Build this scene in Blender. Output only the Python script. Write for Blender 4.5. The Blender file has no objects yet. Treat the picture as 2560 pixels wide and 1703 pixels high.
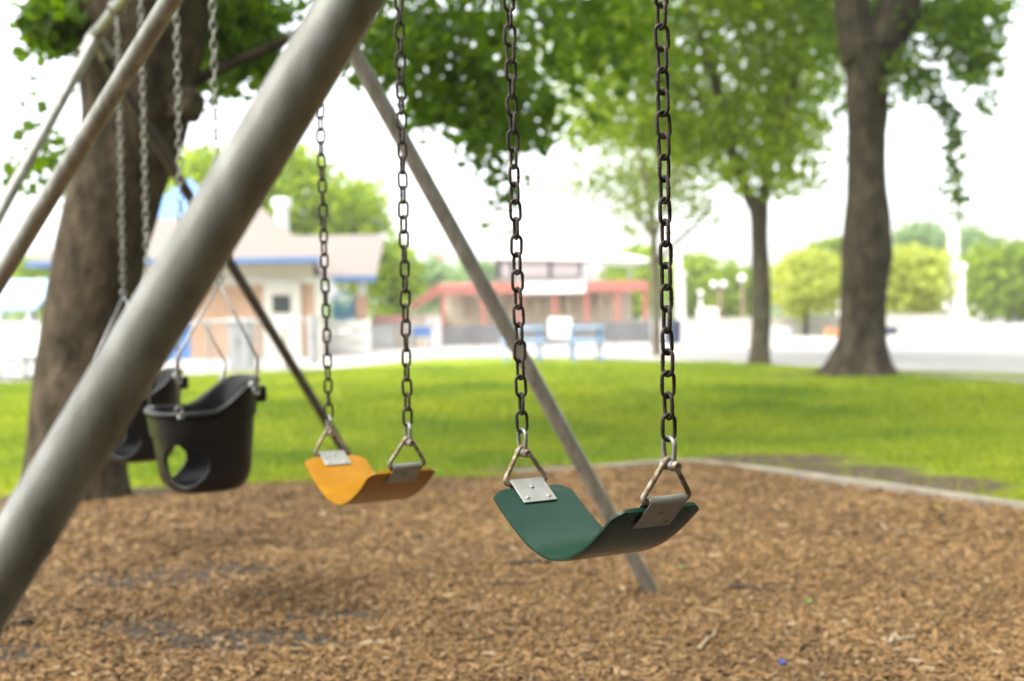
import bpy, math, random
import numpy as np
from mathutils import Vector, Matrix, noise as mnoise

random.seed(7)
RNG = np.random.default_rng(11)
SC = bpy.context.scene
COL = SC.collection
R = math.radians

# ------------------------------------------------------------------ camera model (metres, eye 1.06 m above the ground)
EYE = Vector((0, 0, 1.06))
FPX, CX, CY = 3000.0, 1280.0, 851.5
PITCH, ROLL = math.atan(69.5 / 3000), R(1.0)
FW = Vector((0, math.cos(PITCH), -math.sin(PITCH)))
U0 = Vector((0, math.sin(PITCH), math.cos(PITCH)))
R0 = Vector((1, 0, 0))
RT = R0 * math.cos(ROLL) - U0 * math.sin(ROLL)
UP = U0 * math.cos(ROLL) + R0 * math.sin(ROLL)


def ray(px, py):
    return FW + RT * ((px - CX) / FPX) + UP * ((CY - py) / FPX)


def at(px, py, d):
    """layout helper: the point seen at survey pixel (px, py) of the site photo, d metres ahead"""
    return EYE + ray(px, py) * d


def gnd(px, py, z=0.0):
    v = ray(px, py)
    return EYE + v * ((z - EYE.z) / v.z)


# ------------------------------------------------------------------ mesh builder
class MB:
    def __init__(s):
        s.v, s.f = [], []

    def add(s, vs, fs):
        o = len(s.v)
        s.v += [tuple(p) for p in vs]
        s.f += [tuple(i + o for i in f) for f in fs]
        return s

    def box(s, c, size, rot=None, taper=1.0):
        c = Vector(c)
        hx, hy, hz = size[0] / 2, size[1] / 2, size[2] / 2
        vs = []
        for z in (-1, 1):
            k = taper if z > 0 else 1.0
            for x, y in ((-1, -1), (1, -1), (1, 1), (-1, 1)):
                p = Vector((x * hx * k, y * hy * k, z * hz))
                if rot is not None:
                    p = rot @ p
                vs.append(c + p)
        return s.add(vs, [(3, 2, 1, 0), (4, 5, 6, 7), (0, 1, 5, 4), (1, 2, 6, 5), (2, 3, 7, 6), (3, 0, 4, 7)])

    def obox(s, o, ax, ay, az):
        """box from a corner and three edge vectors"""
        o, ax, ay, az = Vector(o), Vector(ax), Vector(ay), Vector(az)
        vs = [o, o + ax, o + ax + ay, o + ay, o + az, o + ax + az, o + ax + ay + az, o + ay + az]
        return s.add(vs, [(3, 2, 1, 0), (4, 5, 6, 7), (0, 1, 5, 4), (1, 2, 6, 5), (2, 3, 7, 6), (3, 0, 4, 7)])

    def tube(s, pts, rad, n=12, closed=False, cap=True, up=None):
        pts = [Vector(p) for p in pts]
        m = len(pts)
        if not hasattr(rad, '__len__'):
            rad = [rad] * m
        tang = []
        for i in range(m):
            if closed:
                t = pts[(i + 1) % m] - pts[i - 1]
            else:
                t = pts[min(i + 1, m - 1)] - pts[max(i - 1, 0)]
            tang.append(t.normalized())
        ref = Vector(up) if up is not None else (Vector((0, 0, 1)) if abs(tang[0].z) < .9 else Vector((1, 0, 0)))
        nrm = (ref - tang[0] * ref.dot(tang[0])).normalized()
        vs = []
        for i in range(m):
            nrm = (nrm - tang[i] * nrm.dot(tang[i])).normalized()
            bi = tang[i].cross(nrm)
            for j in range(n):
                a = 2 * math.pi * j / n
                vs.append(pts[i] + (nrm * math.cos(a) + bi * math.sin(a)) * rad[i])
        fs = []
        rg = m if closed else m - 1
        for i in range(rg):
            for j in range(n):
                a, b = i * n + j, i * n + (j + 1) % n
                c, d = ((i + 1) % m) * n + (j + 1) % n, ((i + 1) % m) * n + j
                fs.append((a, b, c, d))
        if cap and not closed:
            fs.append(tuple(range(n - 1, -1, -1)))
            fs.append(tuple((m - 1) * n + j for j in range(n)))
        return s.add(vs, fs)

    def lathe(s, c, prof, n=20, axis=(0, 0, 1)):
        """profile of (radius, height) along axis through c"""
        axis = Vector(axis).normalized()
        q = Vector((0, 0, 1)).rotation_difference(axis)
        c = Vector(c)
        vs, fs = [], []
        for r_, h in prof:
            for j in range(n):
                a = 2 * math.pi * j / n
                vs.append(c + q @ Vector((r_ * math.cos(a), r_ * math.sin(a), h)))
        for i in range(len(prof) - 1):
            for j in range(n):
                fs.append((i * n + j, i * n + (j + 1) % n, (i + 1) * n + (j + 1) % n, (i + 1) * n + j))
        fs.append(tuple(range(n - 1, -1, -1)))
        fs.append(tuple((len(prof) - 1) * n + j for j in range(n)))
        return s.add(vs, fs)

    def sphere(s, c, r_, n=16, m=10, sq=1.0):
        return s.lathe(c, [(max(r_ * math.sin(math.pi * i / m), 1e-4), -r_ * sq * math.cos(math.pi * i / m)) for i in range(m + 1)], n)

    def build(s, name, mat, parent=None, loc=None, sharp=35, bevel=0.0):
        me = bpy.data.meshes.new(name)
        root = parent
        while root is not None and root.parent is not None:
            root = root.parent
        off = Vector(root.location) if root is not None else (Vector(loc) if loc is not None else Vector((0, 0, 0)))
        me.from_pydata([tuple(Vector(p) - off) for p in s.v], [], s.f)
        return finish(name, me, mat, parent, None if root is not None else off, sharp, bevel)


def finish(name, me, mat, parent, loc, sharp=35, bevel=0.0):
    me.materials.append(mat)
    me.update()
    if sharp is None:
        me.shade_flat()
    else:
        me.shade_smooth()
        if sharp < 179:
            me.set_sharp_from_angle(angle=R(sharp))
    o = bpy.data.objects.new(name, me)
    COL.objects.link(o)
    if parent is not None:
        o.parent = parent
    elif loc is not None:
        o.location = loc
    if bevel:
        md = o.modifiers.new('Bevel', 'BEVEL')
        md.width = bevel
        md.segments = 2
        md.limit_method = 'ANGLE'
    return o


def np_mesh(name, V, F, mat, parent=None, sharp=None):
    """V (n,3), F (m,k) numpy"""
    root = parent
    while root is not None and root.parent is not None:
        root = root.parent
    if root is not None:
        V = V - np.array(root.location)
    me = bpy.data.meshes.new(name)
    k = F.shape[1]
    me.vertices.add(len(V))
    me.vertices.foreach_set('co', np.ascontiguousarray(V, dtype=np.float32).ravel())
    me.loops.add(F.size)
    me.loops.foreach_set('vertex_index', np.ascontiguousarray(F, dtype=np.int32).ravel())
    me.polygons.add(len(F))
    me.polygons.foreach_set('loop_start', np.arange(0, F.size, k, dtype=np.int32))
    me.validate()
    return finish(name, me, mat, parent, None, sharp)


def tag(o, label=None, cat=None, group=None, kind=None):
    if label: o['label'] = label
    if cat: o['category'] = cat
    if group: o['group'] = group
    if kind: o['kind'] = kind
    return o


def thing(name, label, cat, loc=(0, 0, 0), group=None):
    o = bpy.data.objects.new(name, None)
    COL.objects.link(o)
    o.empty_display_size = .2
    o.location = loc
    return tag(o, label, cat, group)


def round_path(pts, rad, seg=6, closed=False):
    """polyline with rounded corners"""
    pts = [Vector(p) for p in pts]
    out = []
    n = len(pts)
    for i in range(n):
        if not closed and i in (0, n - 1):
            out.append(pts[i]); continue
        a, b, c = pts[i - 1], pts[i], pts[(i + 1) % n]
        u, v = (a - b), (c - b)
        r_ = min(rad, u.length * .45, v.length * .45)
        p, q = b + u.normalized() * r_, b + v.normalized() * r_
        for k in range(seg + 1):
            t = k / seg
            out.append(p * (1 - t) ** 2 + b * 2 * t * (1 - t) + q * t * t)
    return out


def in_poly(x, y, poly):
    ins = np.zeros(len(x), bool)
    n = len(poly)
    for i in range(n):
        x1, y1 = poly[i]
        x2, y2 = poly[(i + 1) % n]
        c = ((y1 > y) != (y2 > y)) & (x < (x2 - x1) * (y - y1) / ((y2 - y1) or 1e-9) + x1)
        ins ^= c
    return ins


# ------------------------------------------------------------------ materials
def new_mat(name):
    m = bpy.data.materials.new(name)
    m.use_nodes = True
    nt = m.node_tree
    return m, nt, nt.nodes['Principled BSDF']


def ramp(nt, stops):
    n = nt.nodes.new('ShaderNodeValToRGB')
    e = n.color_ramp.elements
    while len(e) < len(stops):
        e.new(0.5)
    for i, (p, c) in enumerate(stops):
        e[i].position = p
        e[i].color = (*c, 1)
    return n


def noise_node(nt, scale, detail=4, rough=.55, coord='Object', stretch=None):
    tc = nt.nodes.new('ShaderNodeTexCoord')
    nz = nt.nodes.new('ShaderNodeTexNoise')
    nz.inputs['Scale'].default_value = scale
    nz.inputs['Detail'].default_value = detail
    nz.inputs['Roughness'].default_value = rough
    if stretch:
        mp = nt.nodes.new('ShaderNodeMapping')
        mp.inputs['Scale'].default_value = stretch
        nt.links.new(tc.outputs[coord], mp.inputs['Vector'])
        nt.links.new(mp.outputs['Vector'], nz.inputs['Vector'])
    else:
        nt.links.new(tc.outputs[coord], nz.inputs['Vector'])
    return nz


def mat_noise(name, stops, scale=8, rough=.6, metal=0.0, bump=0.0, bscale=None, detail=5, stretch=None, spec=.5, bdist=.01, rough_var=0.0, coat=0.0):
    m, nt, b = new_mat(name)
    nz = noise_node(nt, scale, detail, stretch=stretch)
    rp = ramp(nt, stops)
    nt.links.new(nz.outputs['Fac'], rp.inputs['Fac'])
    nt.links.new(rp.outputs['Color'], b.inputs['Base Color'])
    b.inputs['Roughness'].default_value = rough
    b.inputs['Metallic'].default_value = metal
    b.inputs['Specular IOR Level'].default_value = spec
    b.inputs['Coat Weight'].default_value = coat
    if rough_var:
        mr = nt.nodes.new('ShaderNodeMapRange')
        mr.inputs['From Min'].default_value = .3
        mr.inputs['From Max'].default_value = .7
        mr.inputs['To Min'].default_value = rough - rough_var
        mr.inputs['To Max'].default_value = rough + rough_var
        n3 = noise_node(nt, scale * 2.3, 4)
        nt.links.new(n3.outputs['Fac'], mr.inputs['Value'])
        nt.links.new(mr.outputs['Result'], b.inputs['Roughness'])
    if bump:
        n2 = noise_node(nt, bscale or scale * 3, 6, stretch=stretch)
        bp = nt.nodes.new('ShaderNodeBump')
        bp.inputs['Strength'].default_value = bump
        bp.inputs['Distance'].default_value = bdist
        nt.links.new(n2.outputs['Fac'], bp.inputs['Height'])
        nt.links.new(bp.outputs['Normal'], b.inputs['Normal'])
    return m


def flat(name, c, rough=.6, metal=0.0, var=.12, scale=6, **k):
    lo = tuple(x * (1 - var) for x in c)
    hi = tuple(min(1, x * (1 + var)) for x in c)
    return mat_noise(name, [(.3, lo), (.7, hi)], scale, rough, metal, **k)


def leaf_mat(name, dark, mid, light, trans=.45):
    m, nt, b = new_mat(name)
    out = nt.nodes['Material Output']
    g = nt.nodes.new('ShaderNodeNewGeometry')
    rp = ramp(nt, [(0, dark), (.5, mid), (1, light)])
    nt.links.new(g.outputs['Random Per Island'], rp.inputs['Fac'])
    nt.links.new(rp.outputs['Color'], b.inputs['Base Color'])
    b.inputs['Roughness'].default_value = .5
    b.inputs['Specular IOR Level'].default_value = .3
    tr = nt.nodes.new('ShaderNodeBsdfTranslucent')
    hs = nt.nodes.new('ShaderNodeHueSaturation')
    hs.inputs['Hue'].default_value = .485
    hs.inputs['Saturation'].default_value = 1.1
    hs.inputs['Value'].default_value = 2.0
    nt.links.new(rp.outputs['Color'], hs.inputs['Color'])
    nt.links.new(hs.outputs['Color'], tr.inputs['Color'])
    mx = nt.nodes.new('ShaderNodeMixShader')
    mx.inputs['Fac'].default_value = trans
    nt.links.new(b.outputs['BSDF'], mx.inputs[1])
    nt.links.new(tr.outputs['BSDF'], mx.inputs[2])
    nt.links.new(mx.outputs['Shader'], out.inputs['Surface'])
    return m


def bark_mat(name, dark, light, scale=5):
    return mat_noise(name, [(.3, dark), (.55, tuple((a + b_) / 2 for a, b_ in zip(dark, light))), (.72, light)], scale, .92, 0, bump=.9, bscale=22, detail=8, stretch=(1, 1, .5), spec=.15, bdist=.03)


M = {}
M['pipe'] = mat_noise('galvanised_pipe', [(.25, (.16, .152, .132)), (.42, (.28, .274, .25)), (.56, (.34, .335, .31)), (.75, (.47, .465, .445))], 34, .46, .3, bump=.15, bscale=140, rough_var=.1, bdist=.002, detail=8, stretch=(1, 1, .25))
M['pipe_dark'] = mat_noise('dark_pipe', [(.3, (.045, .035, .028)), (.7, (.085, .065, .05))], 9, .55, .3)  # darker brown pipe tone, used on one leg only
M['galv'] = mat_noise('galvanised_steel', [(.3, (.24, .24, .24)), (.7, (.40, .40, .40))], 60, .42, .7, rough_var=.1)
M['galv_chain'] = mat_noise('galvanised_chain', [(.3, (.25, .25, .22)), (.7, (.45, .44, .40))], 30, .5, .5)
M['rust_chain'] = mat_noise('rusty_chain', [(.25, (.026, .020, .016)), (.5, (.046, .033, .026)), (.66, (.08, .055, .04)), (.8, (.15, .13, .11))], 55, .5, .45, bump=.25, bscale=400, rough_var=.12, bdist=.001)
M['rust_wire'] = mat_noise('rusted_zinc_wire', [(.28, (.09, .055, .03)), (.45, (.22, .15, .09)), (.62, (.38, .33, .25)), (.8, (.46, .43, .37))], 95, .5, .35, bump=.3, bscale=500, rough_var=.12, bdist=.001)
M['plate'] = mat_noise('zinc_plate', [(.25, (.36, .355, .335)), (.6, (.45, .445, .425)), (.8, (.49, .475, .44))], 40, .5, .55, spec=.3)
M['green_belt'] = mat_noise('green_rubber', [(.3, (.008, .036, .024)), (.52, (.013, .047, .032)), (.66, (.017, .055, .038)), (.74, (.05, .075, .055))], 10, .25, 0, spec=.3, detail=9)
M['orange_belt'] = mat_noise('orange_rubber', [(.25, (.31, .125, .002)), (.6, (.40, .175, .003)), (.72, (.43, .21, .015)), (.8, (.42, .25, .06))], 9, .27, 0, spec=.28, detail=9)
M['black'] = mat_noise('black_rubber', [(.3, (.006, .006, .0065)), (.7, (.011, .011, .012))], 12, .38, 0, spec=.35)
M['bark_near'] = bark_mat('grey_brown_bark', (.028, .022, .013), (.125, .097, .064), 11)
M['bark_far'] = bark_mat('dark_bark', (.018, .014, .009), (.082, .066, .045), 7)
M['bark_mid'] = bark_mat('grey_green_bark', (.036, .031, .02), (.135, .115, .08), 7)
M['bark_pale'] = bark_mat('pale_bark', (.10, .085, .06), (.22, .19, .14), 5)
M['leaf_near'] = leaf_mat('leaf_deep_green', (.042, .088, .009), (.078, .148, .013), (.125, .21, .022), .56)
M['leaf_mid'] = leaf_mat('leaf_mid_green', (.042, .085, .010), (.078, .14, .015), (.125, .205, .025), .55)
M['leaf_bright'] = leaf_mat('leaf_bright_green', (.095, .155, .012), (.155, .23, .020), (.225, .305, .032), .6)
M['leaf_yellow'] = leaf_mat('leaf_yellow_green', (.22, .27, .05), (.31, .36, .08), (.39, .43, .12), .55)
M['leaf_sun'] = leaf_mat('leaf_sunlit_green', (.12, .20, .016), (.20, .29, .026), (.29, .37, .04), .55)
M['leaf_olive'] = leaf_mat('leaf_olive_green', (.09, .14, .025), (.14, .20, .04), (.20, .25, .06), .5)
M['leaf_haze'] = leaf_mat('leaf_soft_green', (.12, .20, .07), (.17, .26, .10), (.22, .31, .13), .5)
M['concrete'] = mat_noise('pale_concrete', [(.3, (.33, .316, .29)), (.7, (.43, .412, .378))], 3, .85, bump=.2, bscale=60)
M['asphalt'] = mat_noise('worn_path', [(.3, (.16, .14, .125)), (.7, (.24, .21, .19))], 6, .9, bump=.2, bscale=90)
M['kerb'] = mat_noise('weathered_kerb', [(.3, (.22, .19, .15)), (.55, (.32, .28, .225)), (.75, (.38, .34, .28))], 7, .9, bump=.4, bscale=50)
M['white'] = flat('white_paint', (.78, .78, .76), .5, var=.05)
M['pale_wall'] = flat('cream_render', (.56, .50, .40), .8, var=.06)
M['white_band'] = flat('off_white_board', (.50, .475, .42), .7, var=.05)
M['blue'] = flat('blue_paint', (.07, .17, .38), .5, var=.1)
M['fascia'] = flat('blue_fascia', (.085, .15, .31), .5, var=.1)
M['sky_blue'] = flat('pale_blue_sheet', (.34, .48, .68), .5, var=.06)
M['lattice'] = flat('light_blue_lattice', (.14, .40, .66), .5, var=.06)
M['red'] = flat('faded_red_paint', (.36, .125, .10), .6, var=.1)
M['grey_panel'] = flat('grey_metal', (.33, .34, .35), .5, .2, var=.05)
M['windscreen'] = flat('dark_fence_screen', (.13, .13, .135), .8, var=.15, scale=2)
M['glass'] = flat('dark_glass', (.02, .028, .026), .12, var=.2)
M['dark_metal'] = flat('dark_metal', (.06, .06, .065), .5, .3, var=.2)
M['shutter'] = flat('grey_shutter', (.40, .40, .41), .6, var=.06)
M['navy'] = flat('navy_plastic', (.03, .04, .09), .5, var=.15)
M['orange'] = flat('orange_plastic', (.6, .25, .10), .5, var=.1)
M['globe'] = flat('opal_globe', (.85, .85, .83), .35, var=.02)
M['brown_post'] = flat('brown_post', (.24, .16, .12), .7, var=.1)
M['twig'] = mat_noise('twig_bark', [(.3, (.04, .03, .022)), (.7, (.10, .075, .05))], 40, .9)
M['pale_twig'] = mat_noise('pale_wood', [(.3, (.30, .22, .13)), (.7, (.42, .33, .22))], 40, .9)
M['pink'] = flat('pink_print', (.75, .25, .35), .6)


def brick_mat():
    m, nt, b = new_mat('tan_brick')
    tc = nt.nodes.new('ShaderNodeTexCoord')
    mp = nt.nodes.new('ShaderNodeMapping')
    mp.inputs['Rotation'].default_value = (R(90), 0, 0)
    br = nt.nodes.new('ShaderNodeTexBrick')
    br.inputs['Scale'].default_value = 2.2
    br.inputs['Color1'].default_value = (.38, .22, .125, 1)
    br.inputs['Color2'].default_value = (.32, .185, .10, 1)
    br.inputs['Mortar'].default_value = (.42, .34, .27, 1)
    nt.links.new(tc.outputs['Object'], mp.inputs['Vector'])
    nt.links.new(mp.outputs['Vector'], br.inputs['Vector'])
    nt.links.new(br.outputs['Color'], b.inputs['Base Color'])
    b.inputs['Roughness'].default_value = .85
    return m


M['brick'] = brick_mat()
M['shingle'] = mat_noise('pale_shingle', [(.3, (.17, .145, .128)), (.7, (.225, .195, .172))], 9, .9, bump=.3, bscale=40, stretch=(1, 1, 4))


def seam_mat():
    m, nt, b = new_mat('blue_metal_roof')
    tc = nt.nodes.new('ShaderNodeTexCoord')
    w = nt.nodes.new('ShaderNodeTexWave')
    w.bands_direction = 'Z'
    w.inputs['Scale'].default_value = 1.6
    rp = ramp(nt, [(.35, (.05, .16, .38)), (.6, (.11, .26, .52))])
    nt.links.new(tc.outputs['Object'], w.inputs['Vector'])
    nt.links.new(w.outputs['Fac'], rp.inputs['Fac'])
    nt.links.new(rp.outputs['Color'], b.inputs['Base Color'])
    b.inputs['Roughness'].default_value = .4
    return m


M['seam'] = seam_mat()


# ------------------------------------------------------------------ ground
def hgt(x, y):
    """small mounds of the chip bed"""
    return .012 * np.sin(1.9 * x + .7 * y) + .010 * np.sin(2.7 * y - 1.1 * x + 1.0) + .006 * np.sin(5.3 * x + 4.1 * y) + .036 \
        + .014 * np.exp(-((x - .58) ** 2 + (y - 4.38) ** 2) / .03) - .012 * np.exp(-((x - .1) ** 2 + (y - 1.95) ** 2) / .3) - .012 * np.exp(-((x + .36) ** 2 + (y - 2.8) ** 2) / .3)


def ell(nt, cx, cy, rx, ry, nz):
    """node chain: soft noisy ellipse mask in ground coordinates"""
    tc = nt.nodes.new('ShaderNodeTexCoord')
    mp = nt.nodes.new('ShaderNodeMapping')
    mp.vector_type = 'POINT'
    mp.inputs['Location'].default_value = (-cx / rx, -cy / ry, 0)
    mp.inputs['Scale'].default_value = (1 / rx, 1 / ry, 0)
    ln = nt.nodes.new('ShaderNodeVectorMath')
    ln.operation = 'LENGTH'
    nt.links.new(tc.outputs['Object'], mp.inputs['Vector'])
    nt.links.new(mp.outputs['Vector'], ln.inputs[0])
    ad = nt.nodes.new('ShaderNodeMath')
    ad.operation = 'MULTIPLY_ADD'
    ad.inputs[1].default_value = 1.5
    nt.links.new(nz.outputs['Fac'], ad.inputs[0])
    nt.links.new(ln.outputs['Value'], ad.inputs[2])
    mr = nt.nodes.new('ShaderNodeMapRange')
    mr.inputs['From Min'].default_value = 1.45
    mr.inputs['From Max'].default_value = 1.95
    mr.inputs['To Min'].default_value = 1
    mr.inputs['To Max'].default_value = 0
    nt.links.new(ad.outputs[0], mr.inputs['Value'])
    return mr


def grass_mat():
    m, nt, b = new_mat('lawn')
    big = noise_node(nt, .5, 4)
    fine = noise_node(nt, 9, 6)
    mid = noise_node(nt, 1.6, 5, stretch=(.6, 1.6, 1))
    r1 = ramp(nt, [(.32, (.13, .19, .018)), (.5, (.22, .28, .024)), (.68, (.31, .36, .035))])
    nt.links.new(mid.outputs['Fac'], r1.inputs['Fac'])
    r2 = ramp(nt, [(.32, (.50, .66, .6)), (.5, (.9, .95, .9)), (.68, (1.22, 1.1, 1.0))])
    nt.links.new(big.outputs['Fac'], r2.inputs['Fac'])
    mx = nt.nodes.new('ShaderNodeMix'); mx.data_type = 'RGBA'; mx.blend_type = 'MULTIPLY'
    mx.inputs['Factor'].default_value = 1
    nt.links.new(r1.outputs['Color'], mx.inputs['A']); nt.links.new(r2.outputs['Color'], mx.inputs['B'])
    r3 = ramp(nt, [(.3, (.7, .75, .6)), (.7, (1.2, 1.15, 1.1))])
    nt.links.new(fine.outputs['Fac'], r3.inputs['Fac'])
    mx2 = nt.nodes.new('ShaderNodeMix'); mx2.data_type = 'RGBA'; mx2.blend_type = 'MULTIPLY'
    mx2.inputs['Factor'].default_value = 1
    nt.links.new(mx.outputs['Result'], mx2.inputs['A']); nt.links.new(r3.outputs['Color'], mx2.inputs['B'])
    # bare soil patches with a shape of their own
    soil = ramp(nt, [(.3, (.075, .055, .036)), (.7, (.15, .115, .078))])
    nt.links.new(fine.outputs['Fac'], soil.inputs['Fac'])
    prev = mx2.outputs['Result']
    nzp = noise_node(nt, 1.4, 5)
    for (cx, cy, rx, ry) in SOIL:
        mk = ell(nt, cx, cy, rx, ry, nzp)
        k = nt.nodes.new('ShaderNodeMix'); k.data_type = 'RGBA'
        nt.links.new(mk.outputs['Result'], k.inputs['Factor'])
        nt.links.new(prev, k.inputs['A']); nt.links.new(soil.outputs['Color'], k.inputs['B'])
        prev = k.outputs['Result']
    nt.links.new(prev, b.inputs['Base Color'])
    b.inputs['Roughness'].default_value = .9
    b.inputs['Specular IOR Level'].default_value = .1
    bp = nt.nodes.new('ShaderNodeBump'); bp.inputs['Strength'].default_value = .6; bp.inputs['Distance'].default_value = .05
    n4 = noise_node(nt, 30, 4)
    nt.links.new(n4.outputs['Fac'], bp.inputs['Height']); nt.links.new(bp.outputs['Normal'], b.inputs['Normal'])
    return m


# (x, y, rx, ry) bare patches: behind the kerb, under the bucket swings, round the near trunk
SOIL = [(1.75, 8.35, .62, .42), (2.2, 7.7, .5, .42), (2.55, 7.1, .4, .42), (-1.5, 7.25, 1.3, .42), (-2.5, 6.9, .8, .55), (.5, 8.1, .8, .2), (5.2, 18.8, 1.6, .6)]
GRASS = grass_mat()

gm = MB()
gm.add([(-140, -40, 0), (140, -40, 0), (140, 165, 0), (-140, 165, 0)], [(0, 1, 2, 3)])
tag(gm.build('ground', GRASS), kind='structure')

# chip bed outline
BED = [tuple(gnd(px, py).xy) for px, py in ((330, 1262), (700, 1228), (1000, 1210), (1300, 1198), (1530, 1189), (1725, 1178), (1915, 1203), (2197, 1243), (2560, 1302))]
BED = [(-9, 5.6), (-3.3, 6.5)] + BED + [(4.4, 3.5), (5.2, 0), (4.5, -4), (-9, -4)]


def bed_mat():
    m, nt, b = new_mat('chip_bed')
    n1 = noise_node(nt, 26, 8)
    n2 = noise_node(nt, 70, 5)
    r1 = ramp(nt, [(.3, (.085, .052, .03)), (.5, (.15, .088, .046)), (.7, (.21, .127, .064))])
    nt.links.new(n1.outputs['Fac'], r1.inputs['Fac'])
    prev = r1.outputs['Color']
    wet = ramp(nt, [(.3, (.046, .037, .030)), (.7, (.088, .072, .058))])
    nt.links.new(n2.outputs['Fac'], wet.inputs['Fac'])
    nzp = noise_node(nt, 3.2, 5)
    for (cx, cy, rx, ry) in BARE:
        mk = ell(nt, cx, cy, rx, ry, nzp)
        k = nt.nodes.new('ShaderNodeMix'); k.data_type = 'RGBA'
        nt.links.new(mk.outputs['Result'], k.inputs['Factor'])
        nt.links.new(prev, k.inputs['A']); nt.links.new(wet.outputs['Color'], k.inputs['B'])
        prev = k.outputs['Result']
    nt.links.new(prev, b.inputs['Base Color'])
    b.inputs['Roughness'].default_value = .9
    b.inputs['Specular IOR Level'].default_value = .15
    bp = nt.nodes.new('ShaderNodeBump'); bp.inputs['Strength'].default_value = .7; bp.inputs['Distance'].default_value = .02
    nt.links.new(n1.outputs['Fac'], bp.inputs['Height']); nt.links.new(bp.outputs['Normal'], b.inputs['Normal'])
    return m


def gell(px, py, rx, ry):
    p = gnd(px, py, .03)
    return (p.x, p.y, rx, ry)


BARE = [gell(440, 1445, .50, .20), gell(640, 1435, .30, .10), gell(300, 1470, .25, .10), gell(640, 1610, .36, .11), gell(470, 1600, .28, .09), gell(330, 1575, .20, .10), gell(860, 1555, .20, .07), gell(20, 1640, .14, .1),
        (.15, 1.9, 1.0, .75), (-.4, 2.5, .75, .42), (.5, .5, 1.3, 1.1), (-.9, 1.2, .8, .8)]   # unseen scuffs under belt swings, near leg and camera, added to cut bounce light
# bed surface as a fine triangulated sheet clipped to the outline
gx = np.linspace(-9, 6, 260); gy = np.linspace(-4, 9, 230)
XX, YY = np.meshgrid(gx, gy)
xf, yf = XX.ravel(), YY.ravel()
ins = in_poly(xf, yf, BED).reshape(XX.shape)
ZZ = hgt(XX, YY) * 1.0
V = np.stack([xf, yf, ZZ.ravel()], 1)
idx = np.arange(len(xf)).reshape(XX.shape)
keep = ins[:-1, :-1] & ins[1:, :-1] & ins[:-1, 1:] & ins[1:, 1:]
F = np.stack([idx[:-1, :-1][keep], idx[:-1, 1:][keep], idx[1:, 1:][keep], idx[1:, :-1][keep]], 1)
used, inv = np.unique(F, return_inverse=True)
tag(np_mesh('mulch_bed', V[used], inv.reshape(F.shape), bed_mat(), sharp=180), kind='structure')


def chips(n, xr, yr, lo, hi):
    x = RNG.uniform(*xr, n); y = RNG.uniform(*yr, n)
    jit = RNG.normal(0, .05, (2, n))
    k = in_poly(x + jit[0], y + jit[1] - .0, BED)
    # thin out over the bare patches
    bare = np.zeros(n)
    wob = .35 * np.sin(7 * x + 3 * y) + .3 * np.sin(11 * y - 5 * x) + .25 * np.sin(19 * x + 13 * y)
    for cx, cy, rx, ry in BARE:
        d = np.hypot((x - cx) / rx, (y - cy) / ry) + wob * .55
        bare = np.maximum(bare, np.clip((1.2 - d) / .35, 0, 1))
    k &= RNG.uniform(0, 1, n) > bare * .78
    x, y = x[k], y[k]; n = len(x)
    L = RNG.uniform(lo, hi, n) * RNG.choice([.5, .8, 1, 1.5, 3.2], n, p=[.25, .3, .3, .135, .015]); W = np.minimum(L * RNG.uniform(.22, .55, n), hi * .42); T = RNG.uniform(.002, .005, n)
    yaw = RNG.uniform(0, 2 * np.pi, n); pit = RNG.normal(0, .2, n); rol = RNG.normal(0, .28, n)
    z = hgt(x, y) + RNG.uniform(0, .016, n)
    base = np.array([[-1, -.8, -1], [1, -1, -1], [.85, .9, -1], [-.9, 1, -1], [-.9, -.7, 1], [.95, -.85, 1], [.75, .8, 1], [-.8, .9, 1]], float)
    P = base[None] * np.stack([L, W, T], 1)[:, None, :] * .5
    P = P + RNG.normal(0, 1, P.shape) * (W * .07)[:, None, None] * np.array([1, 1, .1])
    cr, sr = np.cos(rol)[:, None], np.sin(rol)[:, None]
    Y2, Z2 = P[..., 1] * cr - P[..., 2] * sr, P[..., 1] * sr + P[..., 2] * cr
    cp, sp = np.cos(pit)[:, None], np.sin(pit)[:, None]
    X3, Z3 = P[..., 0] * cp + Z2 * sp, -P[..., 0] * sp + Z2 * cp
    cyw, syw = np.cos(yaw)[:, None], np.sin(yaw)[:, None]
    X4, Y4 = X3 * cyw - Y2 * syw, X3 * syw + Y2 * cyw
    V = np.stack([X4 + x[:, None], Y4 + y[:, None], Z3 + z[:, None]], -1).reshape(-1, 3)
    q = np.array([[4, 5, 6, 7], [0, 1, 5, 4], [1, 2, 6, 5], [2, 3, 7, 6], [3, 0, 4, 7]])
    F = (np.arange(n)[:, None, None] * 8 + q[None]).reshape(-1, 4)
    return V, F


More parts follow.
